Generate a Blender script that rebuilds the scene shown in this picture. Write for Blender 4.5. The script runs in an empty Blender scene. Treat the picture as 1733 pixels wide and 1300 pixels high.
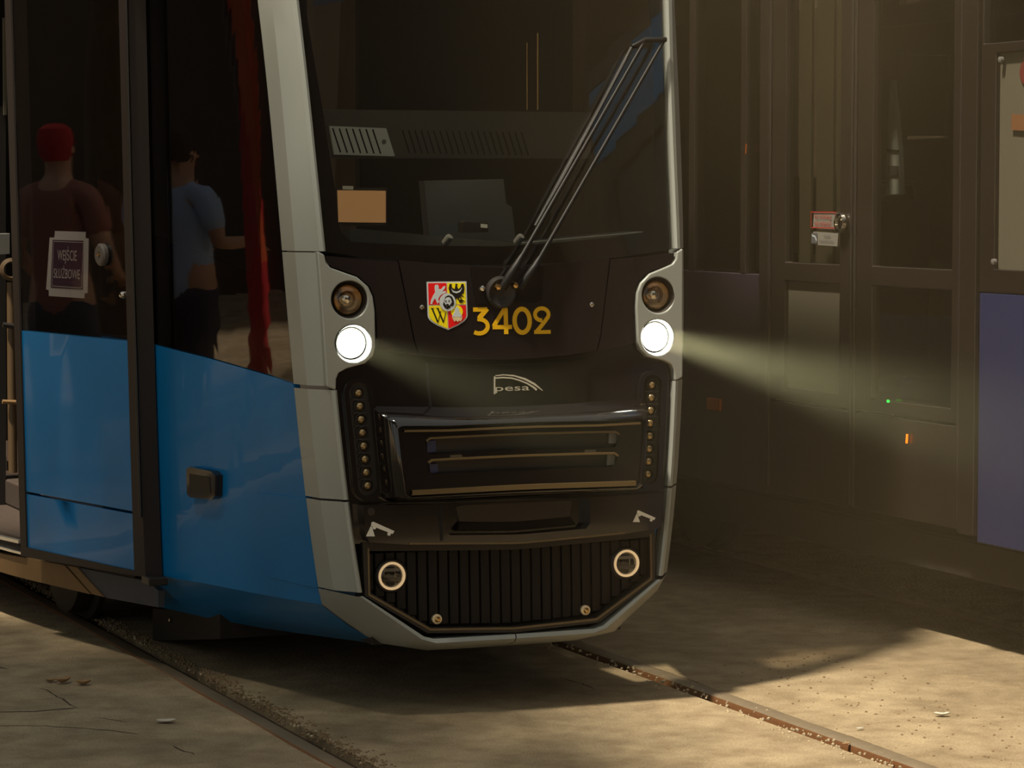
import bpy, bmesh, math, random
import numpy as np
from mathutils import Vector, Matrix, geometry as mgeo

SC = bpy.context.scene
COL = SC.collection
random.seed(7)
rnd = random.Random(11)

# ------------------------------------------------------------------ camera
F_PX = 4870.0; HORIZON = 330.0; YAW = math.radians(22.6); CAM_H = 1.515; DIST = 8.4
PITCH = math.atan((650 - HORIZON) / F_PX)
FW0 = Vector((math.sin(YAW), math.cos(YAW), 0)); RT = Vector((math.cos(YAW), -math.sin(YAW), 0)); UP0 = Vector((0, 0, 1))
FW = FW0 * math.cos(PITCH) - UP0 * math.sin(PITCH)
UP = UP0 * math.cos(PITCH) + FW0 * math.sin(PITCH)
CAM = -FW0 * DIST - RT * ((870 - 866.5) / F_PX * DIST) + Vector((0, 0, CAM_H))
cd = bpy.data.cameras.new('camera'); co = bpy.data.objects.new('camera', cd); COL.objects.link(co)
cd.sensor_width = 36; cd.lens = F_PX / 1733 * 36; cd.clip_end = 300
co.matrix_world = Matrix((RT, UP, -FW)).transposed().to_4x4(); co.location = CAM
SC.camera = co

# ------------------------------------------------------------------ world, sun, exposure
w = bpy.data.worlds.new('world'); SC.world = w; w.use_nodes = True
bg = w.node_tree.nodes['Background']; bg.inputs[0].default_value = (0.93, 0.96, 0.90, 1); bg.inputs[1].default_value = 0.49
sd = bpy.data.lights.new('sun', 'SUN'); sd.energy = 6.5; sd.angle = math.radians(3.5); sd.color = (1.0, 0.89, 0.70)
so = bpy.data.objects.new('sun', sd); COL.objects.link(so)
so.rotation_euler = Vector((0.42, 0.12, -1.0)).to_track_quat('-Z', 'Y').to_euler()
SC.view_settings.view_transform = 'Standard'; SC.view_settings.look = 'None'
SC.view_settings.exposure = 0.0; SC.view_settings.gamma = 1.0; SC.view_settings.use_curve_mapping = False
SC.cycles.use_denoising = True
SC.cycles.max_bounces = 6; SC.cycles.diffuse_bounces = 3; SC.cycles.glossy_bounces = 4; SC.cycles.transparent_max_bounces = 16; SC.cycles.volume_bounces = 0
SC.cycles.sample_clamp_indirect = 4.0
SC.cycles.volume_step_rate = 3.0; SC.cycles.volume_max_steps = 64; SC.cycles.adaptive_threshold = .02

# ------------------------------------------------------------------ materials
def srgb(r, g, b):
    f = lambda c: (c / 255 / 12.92) if c / 255 <= .04045 else ((c / 255 + .055) / 1.055) ** 2.4
    return (f(r), f(g), f(b), 1)
def mat(name, col, rough=.5, metal=0.0, coat=0.0, emit=None, estr=0.0, spec=None, noise=0.0, nscale=30, bump=0.0, bscale=60):
    m = bpy.data.materials.new(name); m.use_nodes = True; nt = m.node_tree; b = nt.nodes['Principled BSDF']
    b.inputs['Base Color'].default_value = col; b.inputs['Roughness'].default_value = rough; b.inputs['Metallic'].default_value = metal
    b.inputs['Coat Weight'].default_value = coat; b.inputs['Coat Roughness'].default_value = .03
    if spec is not None: b.inputs['Specular IOR Level'].default_value = spec
    if emit: b.inputs['Emission Color'].default_value = emit; b.inputs['Emission Strength'].default_value = estr
    if noise or bump:
        tc = nt.nodes.new('ShaderNodeTexCoord')
    if noise:
        n = nt.nodes.new('ShaderNodeTexNoise'); n.inputs['Scale'].default_value = nscale; n.inputs['Detail'].default_value = 6
        nt.links.new(tc.outputs['Object'], n.inputs['Vector'])
        mx = nt.nodes.new('ShaderNodeMix'); mx.data_type = 'RGBA'
        mx.inputs[6].default_value = [c * (1 - noise) for c in col[:3]] + [1]; mx.inputs[7].default_value = [min(1, c * (1 + noise)) for c in col[:3]] + [1]
        nt.links.new(n.outputs['Fac'], mx.inputs[0]); nt.links.new(mx.outputs[2], b.inputs['Base Color'])
    if bump:
        n2 = nt.nodes.new('ShaderNodeTexNoise'); n2.inputs['Scale'].default_value = bscale; n2.inputs['Detail'].default_value = 8
        nt.links.new(tc.outputs['Object'], n2.inputs['Vector'])
        bp = nt.nodes.new('ShaderNodeBump'); bp.inputs['Strength'].default_value = bump; bp.inputs['Distance'].default_value = .01
        nt.links.new(n2.outputs['Fac'], bp.inputs['Height']); nt.links.new(bp.outputs['Normal'], b.inputs['Normal'])
    return m
def glass(name, tint, rough=.01, ior=1.5, opaque=0.0):
    m = bpy.data.materials.new(name); m.use_nodes = True; nt = m.node_tree; nt.nodes.clear()
    o = nt.nodes.new('ShaderNodeOutputMaterial'); t = nt.nodes.new('ShaderNodeBsdfTransparent'); g = nt.nodes.new('ShaderNodeBsdfGlossy')
    t.inputs[0].default_value = tint; g.inputs['Roughness'].default_value = rough; g.inputs[0].default_value = (1, 1, 1, 1)
    fr = nt.nodes.new('ShaderNodeFresnel'); ge = nt.nodes.new('ShaderNodeNewGeometry'); mi = nt.nodes.new('ShaderNodeMix'); mi.data_type = 'FLOAT'
    mi.inputs[2].default_value = ior; mi.inputs[3].default_value = 1 / ior; nt.links.new(ge.outputs['Backfacing'], mi.inputs[0]); nt.links.new(mi.outputs[0], fr.inputs[0])   # a thin pane reflects alike on both faces
    mx = nt.nodes.new('ShaderNodeMixShader'); nt.links.new(fr.outputs[0], mx.inputs[0]); nt.links.new(t.outputs[0], mx.inputs[1]); nt.links.new(g.outputs[0], mx.inputs[2])
    nt.links.new(mx.outputs[0], o.inputs[0]); return m
M = {}
M['blue'] = mat('blue_paint', srgb(0, 106, 168), .38, coat=.25, noise=.05, nscale=3, spec=.3)
M['silver'] = mat('silver_paint', srgb(160, 163, 157), .42, metal=.25, coat=.15)
M['black'] = mat('gloss_black', srgb(26, 21, 20), .10, coat=.5)
M['mask'] = mat('black_paint', srgb(32, 25, 25), .22, coat=.2)
M['matte'] = mat('black_plastic', srgb(30, 25, 22), .5)
M['rubber'] = mat('rubber', srgb(38, 30, 27), .55)
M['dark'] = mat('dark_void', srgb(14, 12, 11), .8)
M['frit'] = mat('black_glass_border', srgb(18, 14, 14), .08)
M['glass'] = glass('clear_glass', (.93, .93, .90, 1))
M['sideglass'] = glass('tinted_glass', (.70, .66, .64, 1), ior=1.34)
M['doorglass'] = glass('door_glass', (.80, .77, .75, 1), ior=1.34)
M['chrome'] = mat('chrome', srgb(205, 200, 190), .12, metal=1)
M['badge'] = mat('badge_chrome', srgb(215, 208, 190), .3, metal=.35)
M['brass'] = mat('brass_nut', srgb(200, 165, 110), .25, metal=1)
M['reflector'] = mat('lamp_reflector', srgb(210, 190, 165), .18, metal=1)
M['lens'] = glass('lamp_lens', (.9, .88, .84, 1), .02)
M['lit'] = mat('lit_lamp', (1, 1, 1, 1), .3, emit=(1.0, 1.0, .88, 1), estr=22)
M['grille'] = mat('grille_plastic', srgb(25, 20, 18), .6, spec=.25)
M['fogring'] = mat('fog_lamp_ring', srgb(250, 226, 184), .4, emit=srgb(255, 214, 160), estr=.35)
M['fogback'] = mat('fog_lamp_back', srgb(186, 172, 146), .35, metal=.2)
M['wiper'] = mat('wiper_black', srgb(15, 12, 11), .5, spec=.3)
M['ring'] = mat('warm_ring', srgb(245, 222, 180), .35, metal=.3)
M['bulb'] = mat('dim_bulb', srgb(166, 142, 104), .22, metal=.7)
M['yellow'] = mat('yellow_sticker', srgb(225, 175, 10), .4)
M['white'] = mat('white_sticker', srgb(225, 222, 210), .45)
M['shyellow'] = mat('shield_yellow', srgb(250, 228, 10), .4)
M['shred'] = mat('shield_red', srgb(232, 10, 12), .4)
M['shblack'] = mat('shield_black', srgb(22, 14, 12), .4)
M['navy'] = mat('sign_navy', srgb(34, 28, 70), .4)
M['paper'] = mat('paper_white', srgb(196, 204, 208), .6)
M['dash'] = mat('dashboard_grey', srgb(72, 72, 68), .6)
M['dashlight'] = mat('vent_plate_grey', srgb(196, 204, 200), .55)
M['console'] = mat('console_grey', srgb(98, 100, 100), .6)
M['screen'] = mat('screen', srgb(120, 86, 52), .4, emit=srgb(205, 150, 95), estr=.32, noise=.15, nscale=40)
M['steel'] = mat('rail_steel', srgb(140, 124, 102), .42, metal=.3, noise=.25, nscale=25)
M['rust'] = mat('rail_rust', srgb(120, 78, 42), .75, noise=.3, nscale=60)
M['brown'] = mat('brown_sill', srgb(128, 98, 62), .6, noise=.2, nscale=12)
M['edge_glint'] = mat('edge_glint_paint', srgb(96, 78, 48), .35, coat=.3)  # brown highlight on black edges, put into the strip colour
M['grey'] = mat('grey_plastic', srgb(110, 108, 104), .5)
M['floor'] = mat('speckled_floor', srgb(66, 54, 46), .7, noise=.7, nscale=160)
M['alu'] = mat('aluminium', srgb(225, 225, 222), .25, metal=.8)
M['skirt'] = mat('skirt_grey', srgb(70, 72, 80), .6)
M['polebrown'] = mat('pole_brown', srgb(92, 72, 48), .5)
M['under'] = mat('underframe_black', srgb(30, 24, 18), .8)
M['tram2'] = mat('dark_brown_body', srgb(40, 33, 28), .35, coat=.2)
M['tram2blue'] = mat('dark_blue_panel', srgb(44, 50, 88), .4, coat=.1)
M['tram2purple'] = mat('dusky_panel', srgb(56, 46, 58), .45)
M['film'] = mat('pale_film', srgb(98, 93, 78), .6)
M['t2paper'] = mat('pale_grey_sticker', srgb(136, 132, 122), .7)  # sticker white toned down to one even grey
M['lock'] = mat('lock_grey', srgb(86, 80, 76), .5)
M['dullred'] = mat('dull_red', srgb(110, 44, 36), .6)
M['dullorange'] = mat('dull_orange', srgb(124, 84, 54), .6)
M['t2glass'] = glass('haze_glass', (.80, .79, .74, 1))
M['seat'] = mat('seat_fabric', srgb(58, 60, 92), .9)
M['orange'] = mat('orange_glint_glow', srgb(240, 120, 20), .4, emit=srgb(255, 120, 10), estr=1.6)  # glow for an orange light mirrored in the door
M['reflex'] = mat('orange_reflector', srgb(190, 92, 24), .35)
M['green'] = mat('green_led', srgb(30, 220, 80), .4, emit=srgb(30, 255, 80), estr=1.5)
M['redtext'] = mat('sticker_red', srgb(178, 36, 32), .5)
M['greytext'] = mat('sticker_grey', srgb(90, 92, 96), .5)

# ------------------------------------------------------------------ projection helpers
def ray(px, py): return FW + RT * ((px - 866.5) / F_PX) + UP * ((650 - py) / F_PX)
def on_y(px, py, y):
    d = ray(px, py); return CAM + d * ((y - CAM.y) / d.y)
def on_x(px, py, x):
    d = ray(px, py); return CAM + d * ((x - CAM.x) / d.x)
def on_z(px, py, z=0.0):
    d = ray(px, py); return CAM + d * ((z - CAM.z) / d.z)
# front face of the near tram: y as a function of (x, z)
_GZ = np.polyfit([.2, .42, .65, .95, 1.2, 1.345], [0, .008, .019, .038, .058, .070], 2)
def g_front(z):
    if z <= 1.345: return float(np.polyval(_GZ, z))
    s1 = .185
    return float(np.polyval(_GZ, 1.345)) + s1 * (z - 1.345)
def yf(x, z): return .05 * x * x + g_front(z)
class Front:
    def uv(s, px, py, off=0.0):
        d = ray(px, py); t = DIST
        for _ in range(25):
            p = CAM + d * t; t -= (p.y - (yf(p.x, p.z) - off)) / d.y
        p = CAM + d * t; return (p.x, p.z)
    def pt(s, u, v, off=0.0): return Vector((u, yf(u, v) - off, v))
FRONT = Front()
class Smooth:                       # smooth curve through samples, straight past its ends
    def __init__(s, z, a, deg=3):
        s.c = np.polyfit(z, a, deg); s.lo = min(z); s.hi = max(z); s.d = np.polyder(s.c)
    def __call__(s, z):
        if z > s.hi: return float(np.polyval(s.c, s.hi) + np.polyval(s.d, s.hi) * .8 * (z - s.hi))
        if z < s.lo: return float(np.polyval(s.c, s.lo) + np.polyval(s.d, s.lo) * (z - s.lo))
        return float(np.polyval(s.c, z))
pA = [(502.7, 0), (518.9, 124.6), (525.8, 191.5), (533.9, 288.5), (540, 342), (547, 411), (549, 428), (569, 648), (573, 720), (579, 780), (588, 851), (599.5, 917), (611, 1006)]
pB = [(486.5, 0), (499, 97), (509.6, 203), (519, 288), (526, 342), (532, 410), (536, 423), (551, 643), (554, 660), (566, 760), (576, 848), (587, 917), (599.5, 1006)]
pC = [(460, 0), (471.5, 115), (479.6, 208), (487.7, 298), (490.4, 319), (497, 402), (500, 423), (511.5, 540), (519, 653), (527.5, 749), (532, 780), (545, 851), (560, 958), (565, 1008)]
pD = [(437, 0), (447, 115), (455.4, 185), (467, 288), (473, 372), (479, 444), (490.5, 574), (498.5, 650), (505, 749), (509, 780), (517, 846), (529.6, 917), (538.5, 996), (542, 1021)]
_a = [FRONT.uv(*p) for p in pA]; XA = Smooth([q[1] for q in _a], [q[0] for q in _a])
_b = [FRONT.uv(*p) for p in pB]; XB = Smooth([q[1] for q in _b], [q[0] for q in _b])
def _solve(px, py, n, base):
    d = ray(px, py); t = DIST
    for _ in range(20):
        p = CAM + d * t; b = base(p.z)
        t -= ((p.x - b[0]) * n[0] + (p.y - b[1]) * n[1]) / (d.x * n[0] + d.y * n[1])
    return CAM + d * t
_c = [_solve(p[0], p[1], (1.3, 1), lambda z: (XB(z), yf(XB(z), z))) for p in pC]
XC = Smooth([p.z for p in _c], [p.x for p in _c]); YC = Smooth([p.z for p in _c], [p.y for p in _c])
S_T = .21
_d = [_solve(p[0], p[1], (1, S_T), lambda z: (XC(z), YC(z))) for p in pD]
XD = Smooth([p.z for p in _d], [p.x for p in _d]); YD = Smooth([p.z for p in _d], [p.y for p in _d])
Y_E = 1.15
XE0 = XD(.8) - S_T * (Y_E - YD(.8))
def xE(z): return XE0 - .018 * (z - .8)
def x_side(y, z):
    if y <= Y_E:
        yd = YD(z); k = (y - yd) / (Y_E - yd); return XD(z) + (xE(z) - XD(z)) * k
    if y <= 2.1: return xE(z) - .2 * (y - Y_E)
    return xE(z) - .19 - .12 * (1 - math.exp(-(y - 2.1) / .7))
class Side:
    def uv(s, px, py, off=0.0):
        d = ray(px, py); t0, t1 = 6.0, 14.0
        f = lambda t: (lambda p: p.x - (x_side(p.y, p.z) - off))(CAM + d * t)
        for _ in range(50):
            tm = (t0 + t1) / 2
            if f(tm) < 0: t0 = tm
            else: t1 = tm
        p = CAM + d * t0; return (p.y, p.z)
    def pt(s, u, v, off=0.0): return Vector((x_side(u, v) - off, u, v))
SIDE = Side()
class PlaneX:                       # flat wall at x = c facing -x
    def __init__(s, c): s.c = c
    def uv(s, px, py, off=0.0):
        p = on_x(px, py, s.c - off); return (p.y, p.z)
    def pt(s, u, v, off=0.0): return Vector((s.c - off, u, v))
class PlaneY:
    def __init__(s, c): s.c = c
    def uv(s, px, py, off=0.0):
        p = on_y(px, py, s.c - off); return (p.x, p.z)
    def pt(s, u, v, off=0.0): return Vector((u, s.c - off, v))
class Frame:                        # any plane: origin, unit u, unit v, normal towards the viewer
    def __init__(s, o, u, v, n): s.o = Vector(o); s.u = Vector(u).normalized(); s.v = Vector(v).normalized(); s.n = Vector(n).normalized()
    def pt(s, u, v, off=0.0): return s.o + s.u * u + s.v * v + s.n * off

# ------------------------------------------------------------------ mesh helpers
def empty(name, label=None, cat=None, group=None, kind=None, loc=(0, 0, 0)):
    o = bpy.data.objects.new(name, None); COL.objects.link(o); o.location = loc; o.empty_display_size = .2
    return tag(o, label, cat, group, kind)
def tag(o, label=None, cat=None, group=None, kind=None):
    if label: o['label'] = label
    if cat: o['category'] = cat
    if group: o['group'] = group
    if kind: o['kind'] = kind
    return o
def mk(name, verts, faces, m, parent=None, smooth=None, bevel=0.0, label=None):
    me = bpy.data.meshes.new(name)
    me.from_pydata([tuple(v) for v in verts], [], faces)
    bm = bmesh.new(); bm.from_mesh(me); bmesh.ops.remove_doubles(bm, verts=bm.verts, dist=1e-6); bmesh.ops.recalc_face_normals(bm, faces=bm.faces); bm.to_mesh(me); bm.free()
    for mm in (m if isinstance(m, (list, tuple)) else [m]): me.materials.append(M[mm])
    if smooth is not None:
        me.polygons.foreach_set('use_smooth', [True] * len(me.polygons)); me.set_sharp_from_angle(angle=math.radians(smooth))
    o = bpy.data.objects.new(name, me); COL.objects.link(o)
    if parent is not None: o.parent = parent
    if bevel:
        b = o.modifiers.new('bevel', 'BEVEL'); b.width = bevel; b.segments = 2; b.limit_method = 'ANGLE'; b.angle_limit = math.radians(50)
        me.polygons.foreach_set('use_smooth', [True] * len(me.polygons)); b.harden_normals = True; me.set_sharp_from_angle(angle=math.radians(50))
    if label: o['label'] = label
    return o
def copy_obj(o, parent=None):
    c = o.copy(); COL.objects.link(c)
    if parent is not None: c.parent = parent
    return c
def densify(poly, h):
    out = []
    for i, a in enumerate(poly):
        b = poly[(i + 1) % len(poly)]; L = math.hypot(b[0] - a[0], b[1] - a[1]); n = max(1, int(math.ceil(L / h)))
        for k in range(n): out.append((a[0] + (b[0] - a[0]) * k / n, a[1] + (b[1] - a[1]) * k / n))
    return out
def inside(p, poly):
    x, y = p; r = False; j = len(poly) - 1
    for i in range(len(poly)):
        xi, yi = poly[i]; xj, yj = poly[j]
        if (yi > y) != (yj > y) and x < (xj - xi) * (y - yi) / (yj - yi) + xi: r = not r
        j = i
    return r
def panel_geo(surf, poly, off, thick, holes=(), h=.05):
    loops = [densify(poly, h)] + [densify(q, h) for q in holes]
    V = []; E = []
    for L in loops:
        b = len(V); V += [Vector(p) for p in L]; E += [(b + i, b + (i + 1) % len(L)) for i in range(len(L))]
    us = [p[0] for p in loops[0]]; vs = [p[1] for p in loops[0]]
    nu = int((max(us) - min(us)) / h); nv = int((max(vs) - min(vs)) / h)
    for i in range(1, nu + 1):
        for j in range(1, nv + 1):
            p = (min(us) + (max(us) - min(us)) * i / (nu + 1), min(vs) + (max(vs) - min(vs)) * j / (nv + 1))
            if inside(p, loops[0]) and not any(inside(p, q) for q in loops[1:]):
                if min((p[0] - v.x) ** 2 + (p[1] - v.y) ** 2 for v in V[:sum(map(len, loops))]) > (h * .35) ** 2: V.append(Vector(p))
    ov, oe, of, *_ = mgeo.delaunay_2d_cdt(V, E, [], 0, 1e-7)
    T = []
    for f in of:
        c = (sum(ov[i].x for i in f) / len(f), sum(ov[i].y for i in f) / len(f))
        if inside(c, loops[0]) and not any(inside(c, q) for q in loops[1:]): T.append(list(f))
    n = len(ov)
    verts = [surf.pt(v.x, v.y, off) for v in ov]
    faces = [tuple(t) for t in T]
    if thick:
        verts += [surf.pt(v.x, v.y, off - thick) for v in ov]
        faces += [tuple(i + n for i in reversed(t)) for t in T]
        cnt = {}
        for t in T:
            for a, b in zip(t, t[1:] + t[:1]): cnt[(a, b)] = 1
        for (a, b) in cnt:
            if (b, a) not in cnt: faces.append((a, a + n, b + n, b))
    return verts, faces
def panel(name, surf, poly, m, parent, off=0.0, thick=.02, holes=(), h=.05, bevel=.0015, px=True, label=None):
    if px:
        poly = [surf.uv(p[0], p[1], off) for p in poly]; holes = [[surf.uv(p[0], p[1], off) for p in q] for q in holes]
    v, f = panel_geo(surf, poly, off, thick, holes, h)
    return mk(name, v, f, m, parent, bevel=bevel if thick else 0, label=label)
def mirror_poly(poly): return [(-p[0], p[1]) for p in reversed(poly)]
def loft(name, rows, m, parent, smooth=25, close=False, caps=False, label=None):
    n = len(rows[0]); v = [p for r in rows for p in r]; f = []
    for i in range(len(rows) - 1):
        for j in range(n if close else n - 1):
            f.append((i * n + j, i * n + (j + 1) % n, (i + 1) * n + (j + 1) % n, (i + 1) * n + j))
    if caps: f.append(tuple(range(n))); f.append(tuple((len(rows) - 1) * n + k for k in range(n)))
    return mk(name, v, f, m, parent, smooth=smooth, label=label)
def basis(axis):
    a = Vector(axis).normalized(); t = Vector((0, 0, 1)) if abs(a.z) < .9 else Vector((1, 0, 0))
    u = t.cross(a).normalized(); return u, a.cross(u), a
def revolve(name, prof, c, axis, m, parent, seg=28, smooth=35, label=None):
    u, v, a = basis(axis); c = Vector(c); rows = []
    for r, h in prof: rows.append([c + a * h + (u * math.cos(2 * math.pi * k / seg) + v * math.sin(2 * math.pi * k / seg)) * max(r, 1e-5) for k in range(seg)])
    return loft(name, rows, m, parent, smooth, close=True, label=label)
def tube(name, pts, r, m, parent, seg=8, label=None, smooth=60, flat=1.0, updir=None):
    pts = [Vector(p) for p in pts]; rows = []
    rr = r if isinstance(r, (list, tuple)) else [r] * len(pts)
    for i, p in enumerate(pts):
        d = (pts[min(i + 1, len(pts) - 1)] - pts[max(i - 1, 0)]).normalized(); u, v, a = basis(d)
        rows.append([p + (u * math.cos(2 * math.pi * k / seg) + v * math.sin(2 * math.pi * k / seg) * flat) * rr[i] for k in range(seg)])
    return loft(name, rows, m, parent, smooth, close=True, caps=True, label=label)
def box_geo(lo, hi):
    x0, y0, z0 = lo; x1, y1, z1 = hi
    v = [(x0, y0, z0), (x1, y0, z0), (x1, y1, z0), (x0, y1, z0), (x0, y0, z1), (x1, y0, z1), (x1, y1, z1), (x0, y1, z1)]
    f = [(0, 3, 2, 1), (4, 5, 6, 7), (0, 1, 5, 4), (1, 2, 6, 5), (2, 3, 7, 6), (3, 0, 4, 7)]
    return v, f
def boxes(name, lst, m, parent, bevel=.002, label=None):
    V = []; Fc = []
    for lo, hi in lst:
        v, f = box_geo(lo, hi); b = len(V); V += v; Fc += [tuple(i + b for i in q) for q in f]
    return mk(name, V, Fc, m, parent, bevel=bevel, label=label)
def circle(c, r, n=24, ry=None): return [(c[0] + r * math.cos(2 * math.pi * k / n), c[1] + (ry or r) * math.sin(2 * math.pi * k / n)) for k in range(n)]
def stadium(p0, p1, r, n=8):
    a = math.atan2(p1[1] - p0[1], p1[0] - p0[0]); out = []
    for k in range(n + 1): t = a - math.pi / 2 + math.pi * k / n; out.append((p1[0] + r * math.cos(t), p1[1] + r * math.sin(t)))
    for k in range(n + 1): t = a + math.pi / 2 + math.pi * k / n; out.append((p0[0] + r * math.cos(t), p0[1] + r * math.sin(t)))
    return out
def strokes_geo(surf, lines, off, thick):
    """lines: list of (points, width) ribbons drawn on a surface"""
    V = []; Fc = []
    for pts, wd in lines:
        n = len(pts); L = []; R = []
        ws = wd if isinstance(wd, (list, tuple)) else [wd] * n
        for i, p in enumerate(pts):
            a = pts[max(i - 1, 0)]; b = pts[min(i + 1, n - 1)]; dx, dy = b[0] - a[0], b[1] - a[1]; l = math.hypot(dx, dy) or 1
            nx, ny = -dy / l * ws[i] / 2, dx / l * ws[i] / 2
            L.append((p[0] + nx, p[1] + ny)); R.append((p[0] - nx, p[1] - ny))
        b = len(V)
        V += [surf.pt(q[0], q[1], off) for q in L] + [surf.pt(q[0], q[1], off) for q in R] + [surf.pt(q[0], q[1], off - thick) for q in L] + [surf.pt(q[0], q[1], off - thick) for q in R]
        for i in range(n - 1):
            Fc += [(b + i, b + i + 1, b + n + i + 1, b + n + i), (b + i, b + 2 * n + i, b + 2 * n + i + 1, b + i + 1), (b + n + i, b + n + i + 1, b + 3 * n + i + 1, b + 3 * n + i)]
    return V, Fc
def text_geo(s, surf, u0, v0, height, off, width=None, font_shear=0):
    """lettering laid on a surface: baseline start (u0, v0), cap height, optional total width"""
    cu = bpy.data.curves.new('lettering', 'FONT'); cu.body = s; cu.size = 1.0; cu.resolution_u = 3
    o = bpy.data.objects.new('lettering', cu); COL.objects.link(o)
    me = bpy.data.meshes.new_from_object(o.evaluated_get(bpy.context.evaluated_depsgraph_get()))
    xs = [v.co.x for v in me.vertices]; k = height / .729; kx = (width / (max(xs) - min(xs))) if width else k
    V = [surf.pt(u0 + (v.co.x - min(xs)) * kx, v0 + v.co.y * k, off) for v in me.vertices]; Fc = [tuple(p.vertices) for p in me.polygons]
    bpy.data.objects.remove(o); bpy.data.curves.remove(cu); bpy.data.meshes.remove(me)
    return V, Fc
def arc(c, r, a0, a1, n=14, ry=None): return [(c[0] + r * math.cos(math.radians(a0 + (a1 - a0) * k / n)), c[1] + (ry or r) * math.sin(math.radians(a0 + (a1 - a0) * k / n))) for k in range(n + 1)]

# ================================================================== ground and rails
def ground_material():
    m = bpy.data.materials.new('dusty_concrete'); m.use_nodes = True; nt = m.node_tree; b = nt.nodes['Principled BSDF']
    N = lambda t, **k: nt.nodes.new(t)
    tc = N('ShaderNodeTexCoord')
    def noise(scale, detail=8, rough=.6):
        n = N('ShaderNodeTexNoise'); n.inputs['Scale'].default_value = scale; n.inputs['Detail'].default_value = detail; n.inputs['Roughness'].default_value = rough
        nt.links.new(tc.outputs['Object'], n.inputs['Vector']); return n
    def ramp(src, stops):
        r = N('ShaderNodeValToRGB'); e = r.color_ramp.elements
        e[0].position, e[0].color = stops[0]; e[1].position, e[1].color = stops[1]
        for p, c in stops[2:]:
            q = e.new(p); q.color = c
        nt.links.new(src, r.inputs[0]); return r
    def mix(a, bb, fac, mode='MULTIPLY'):
        x = N('ShaderNodeMix'); x.data_type = 'RGBA'; x.blend_type = mode; x.inputs[0].default_value = fac
        nt.links.new(a, x.inputs[6]); nt.links.new(bb, x.inputs[7]); return x
    r1 = ramp(noise(1.4).outputs['Fac'], [(.3, srgb(146, 127, 99)), (.7, srgb(194, 174, 140))])
    r2 = ramp(noise(9).outputs['Fac'], [(.35, (.50, .45, .38, 1)), (.6, (1, 1, 1, 1))])
    r3 = ramp(noise(160, 4).outputs['Fac'], [(.3, (.55, .52, .47, 1)), (.62, (1, 1, 1, 1))])
    m1 = mix(r1.outputs[0], r2.outputs[0], .6); m2 = mix(m1.outputs[2], r3.outputs[0], .85)
    nt.links.new(m2.outputs[2], b.inputs['Base Color']); b.inputs['Roughness'].default_value = .85
    bp = N('ShaderNodeBump'); bp.inputs['Strength'].default_value = .5; bp.inputs['Distance'].default_value = .012
    nb = noise(70, 10); nt.links.new(nb.outputs['Fac'], bp.inputs['Height']); nt.links.new(bp.outputs['Normal'], b.inputs['Normal'])
    return m
M['ground'] = ground_material()
M['crack'] = mat('crack_dirt', srgb(70, 55, 38), .95)
RAILS = [(-.775, -.715, 1), (.650, .710, -1), (2.20, 2.26, 1), (3.62, 3.68, -1)]   # running rails, groove side
def ground():
    prof = []                      # (x, z)
    cuts = []
    for a, b, s in RAILS:
        lo, hi = (a, b + .05) if s > 0 else (a - .05, b); cuts.append((lo, hi))
    x = -40
    prof.append((x, 0))
    for lo, hi in sorted(cuts): prof += [(lo, 0), (lo, -.05), (hi, -.05), (hi, 0)]
    prof.append((45, 0))
    ys = [-40] + [-3 + .25 * i for i in range(45)] + [14, 50]
    rows = []
    for y in ys: rows.append([Vector((p[0] + (rnd.uniform(-.006, .006) if p[1] == 0 and abs(p[0]) < 20 else 0), y, p[1])) for p in prof])
    o = loft('ground', rows, 'ground', None, smooth=20); o['kind'] = 'structure'; o['label'] = 'dusty concrete ground around the tram tracks'
    return o
GR = ground()
for i, (a, b, s) in enumerate(RAILS[:3]):
    # rail head with a worn running band and a rusty edge
    xs = [(a, -.05), (a, -.004), (a + .006, .002), (b - .012, .003), (b - .003, -.002), (b, -.012), (b, -.05)]
    if s < 0: xs = [(a + b - x, z) for x, z in reversed(xs)]
    rows = [[Vector((x, y, z)) for x, z in xs] for y in [-30, -4, -2, 0, 2, 4, 8, 45]]
    o = loft('rail', rows, ['steel', 'rust'], None, smooth=40)
    for p in o.data.polygons:
        p.material_index = 0 if abs(p.center.x - (a + b) / 2) < .024 and p.center.z > -.004 else 1
    tag(o, ['worn steel rail running beneath the blue tram door', 'rusty steel rail running off towards the lower corner', 'steel rail half hidden under the dark tram'][i], 'rail', 'tram rails')
    c = boxes('groove_dirt', [((b if s > 0 else a - .05, -30, -.05), (b + .05 if s > 0 else a, 45, -.028))], 'crack', o, bevel=0)

# ================================================================== the near tram
TR = empty('tram', 'blue and silver tram with a black nose, lit headlamps and yellow fleet number', 'tram')
def fuv(pts, off=0.0): return [FRONT.uv(p[0], p[1], off) for p in pts]
def sym(left, off=0.0):            # a left outline (pixels, top to bottom) closed by its mirror image
    L = fuv(left, off); return L + [(-p[0], p[1]) for p in reversed(L)]
def pair(name, pts, m, off, thick, holes=(), h=.05, bevel=.0015, parent=None, label=None):
    u = fuv(pts, off); a = panel(name, FRONT, u, m, parent or TR, off, thick, holes, h, bevel, px=False, label=label)
    b = panel(name, FRONT, mirror_poly(u), m, parent or TR, off, thick, [mirror_poly(q) for q in holes], h, bevel, px=False, label=label)
    return a, b
# --- hull behind the front mask
zs = [.235 + .0465 * i for i in range(25)]
panel('nose_backing', FRONT, [(XA(z) * .985, z) for z in [.36, .6, .9, 1.2, 1.36]] + [(-XA(z) * .985, z) for z in [1.36, 1.2, .9, .6, .36]] + [(.265, .235), (-.265, .235)], 'dark', TR, -.05, .01, px=False, bevel=0, h=.15)
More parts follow.
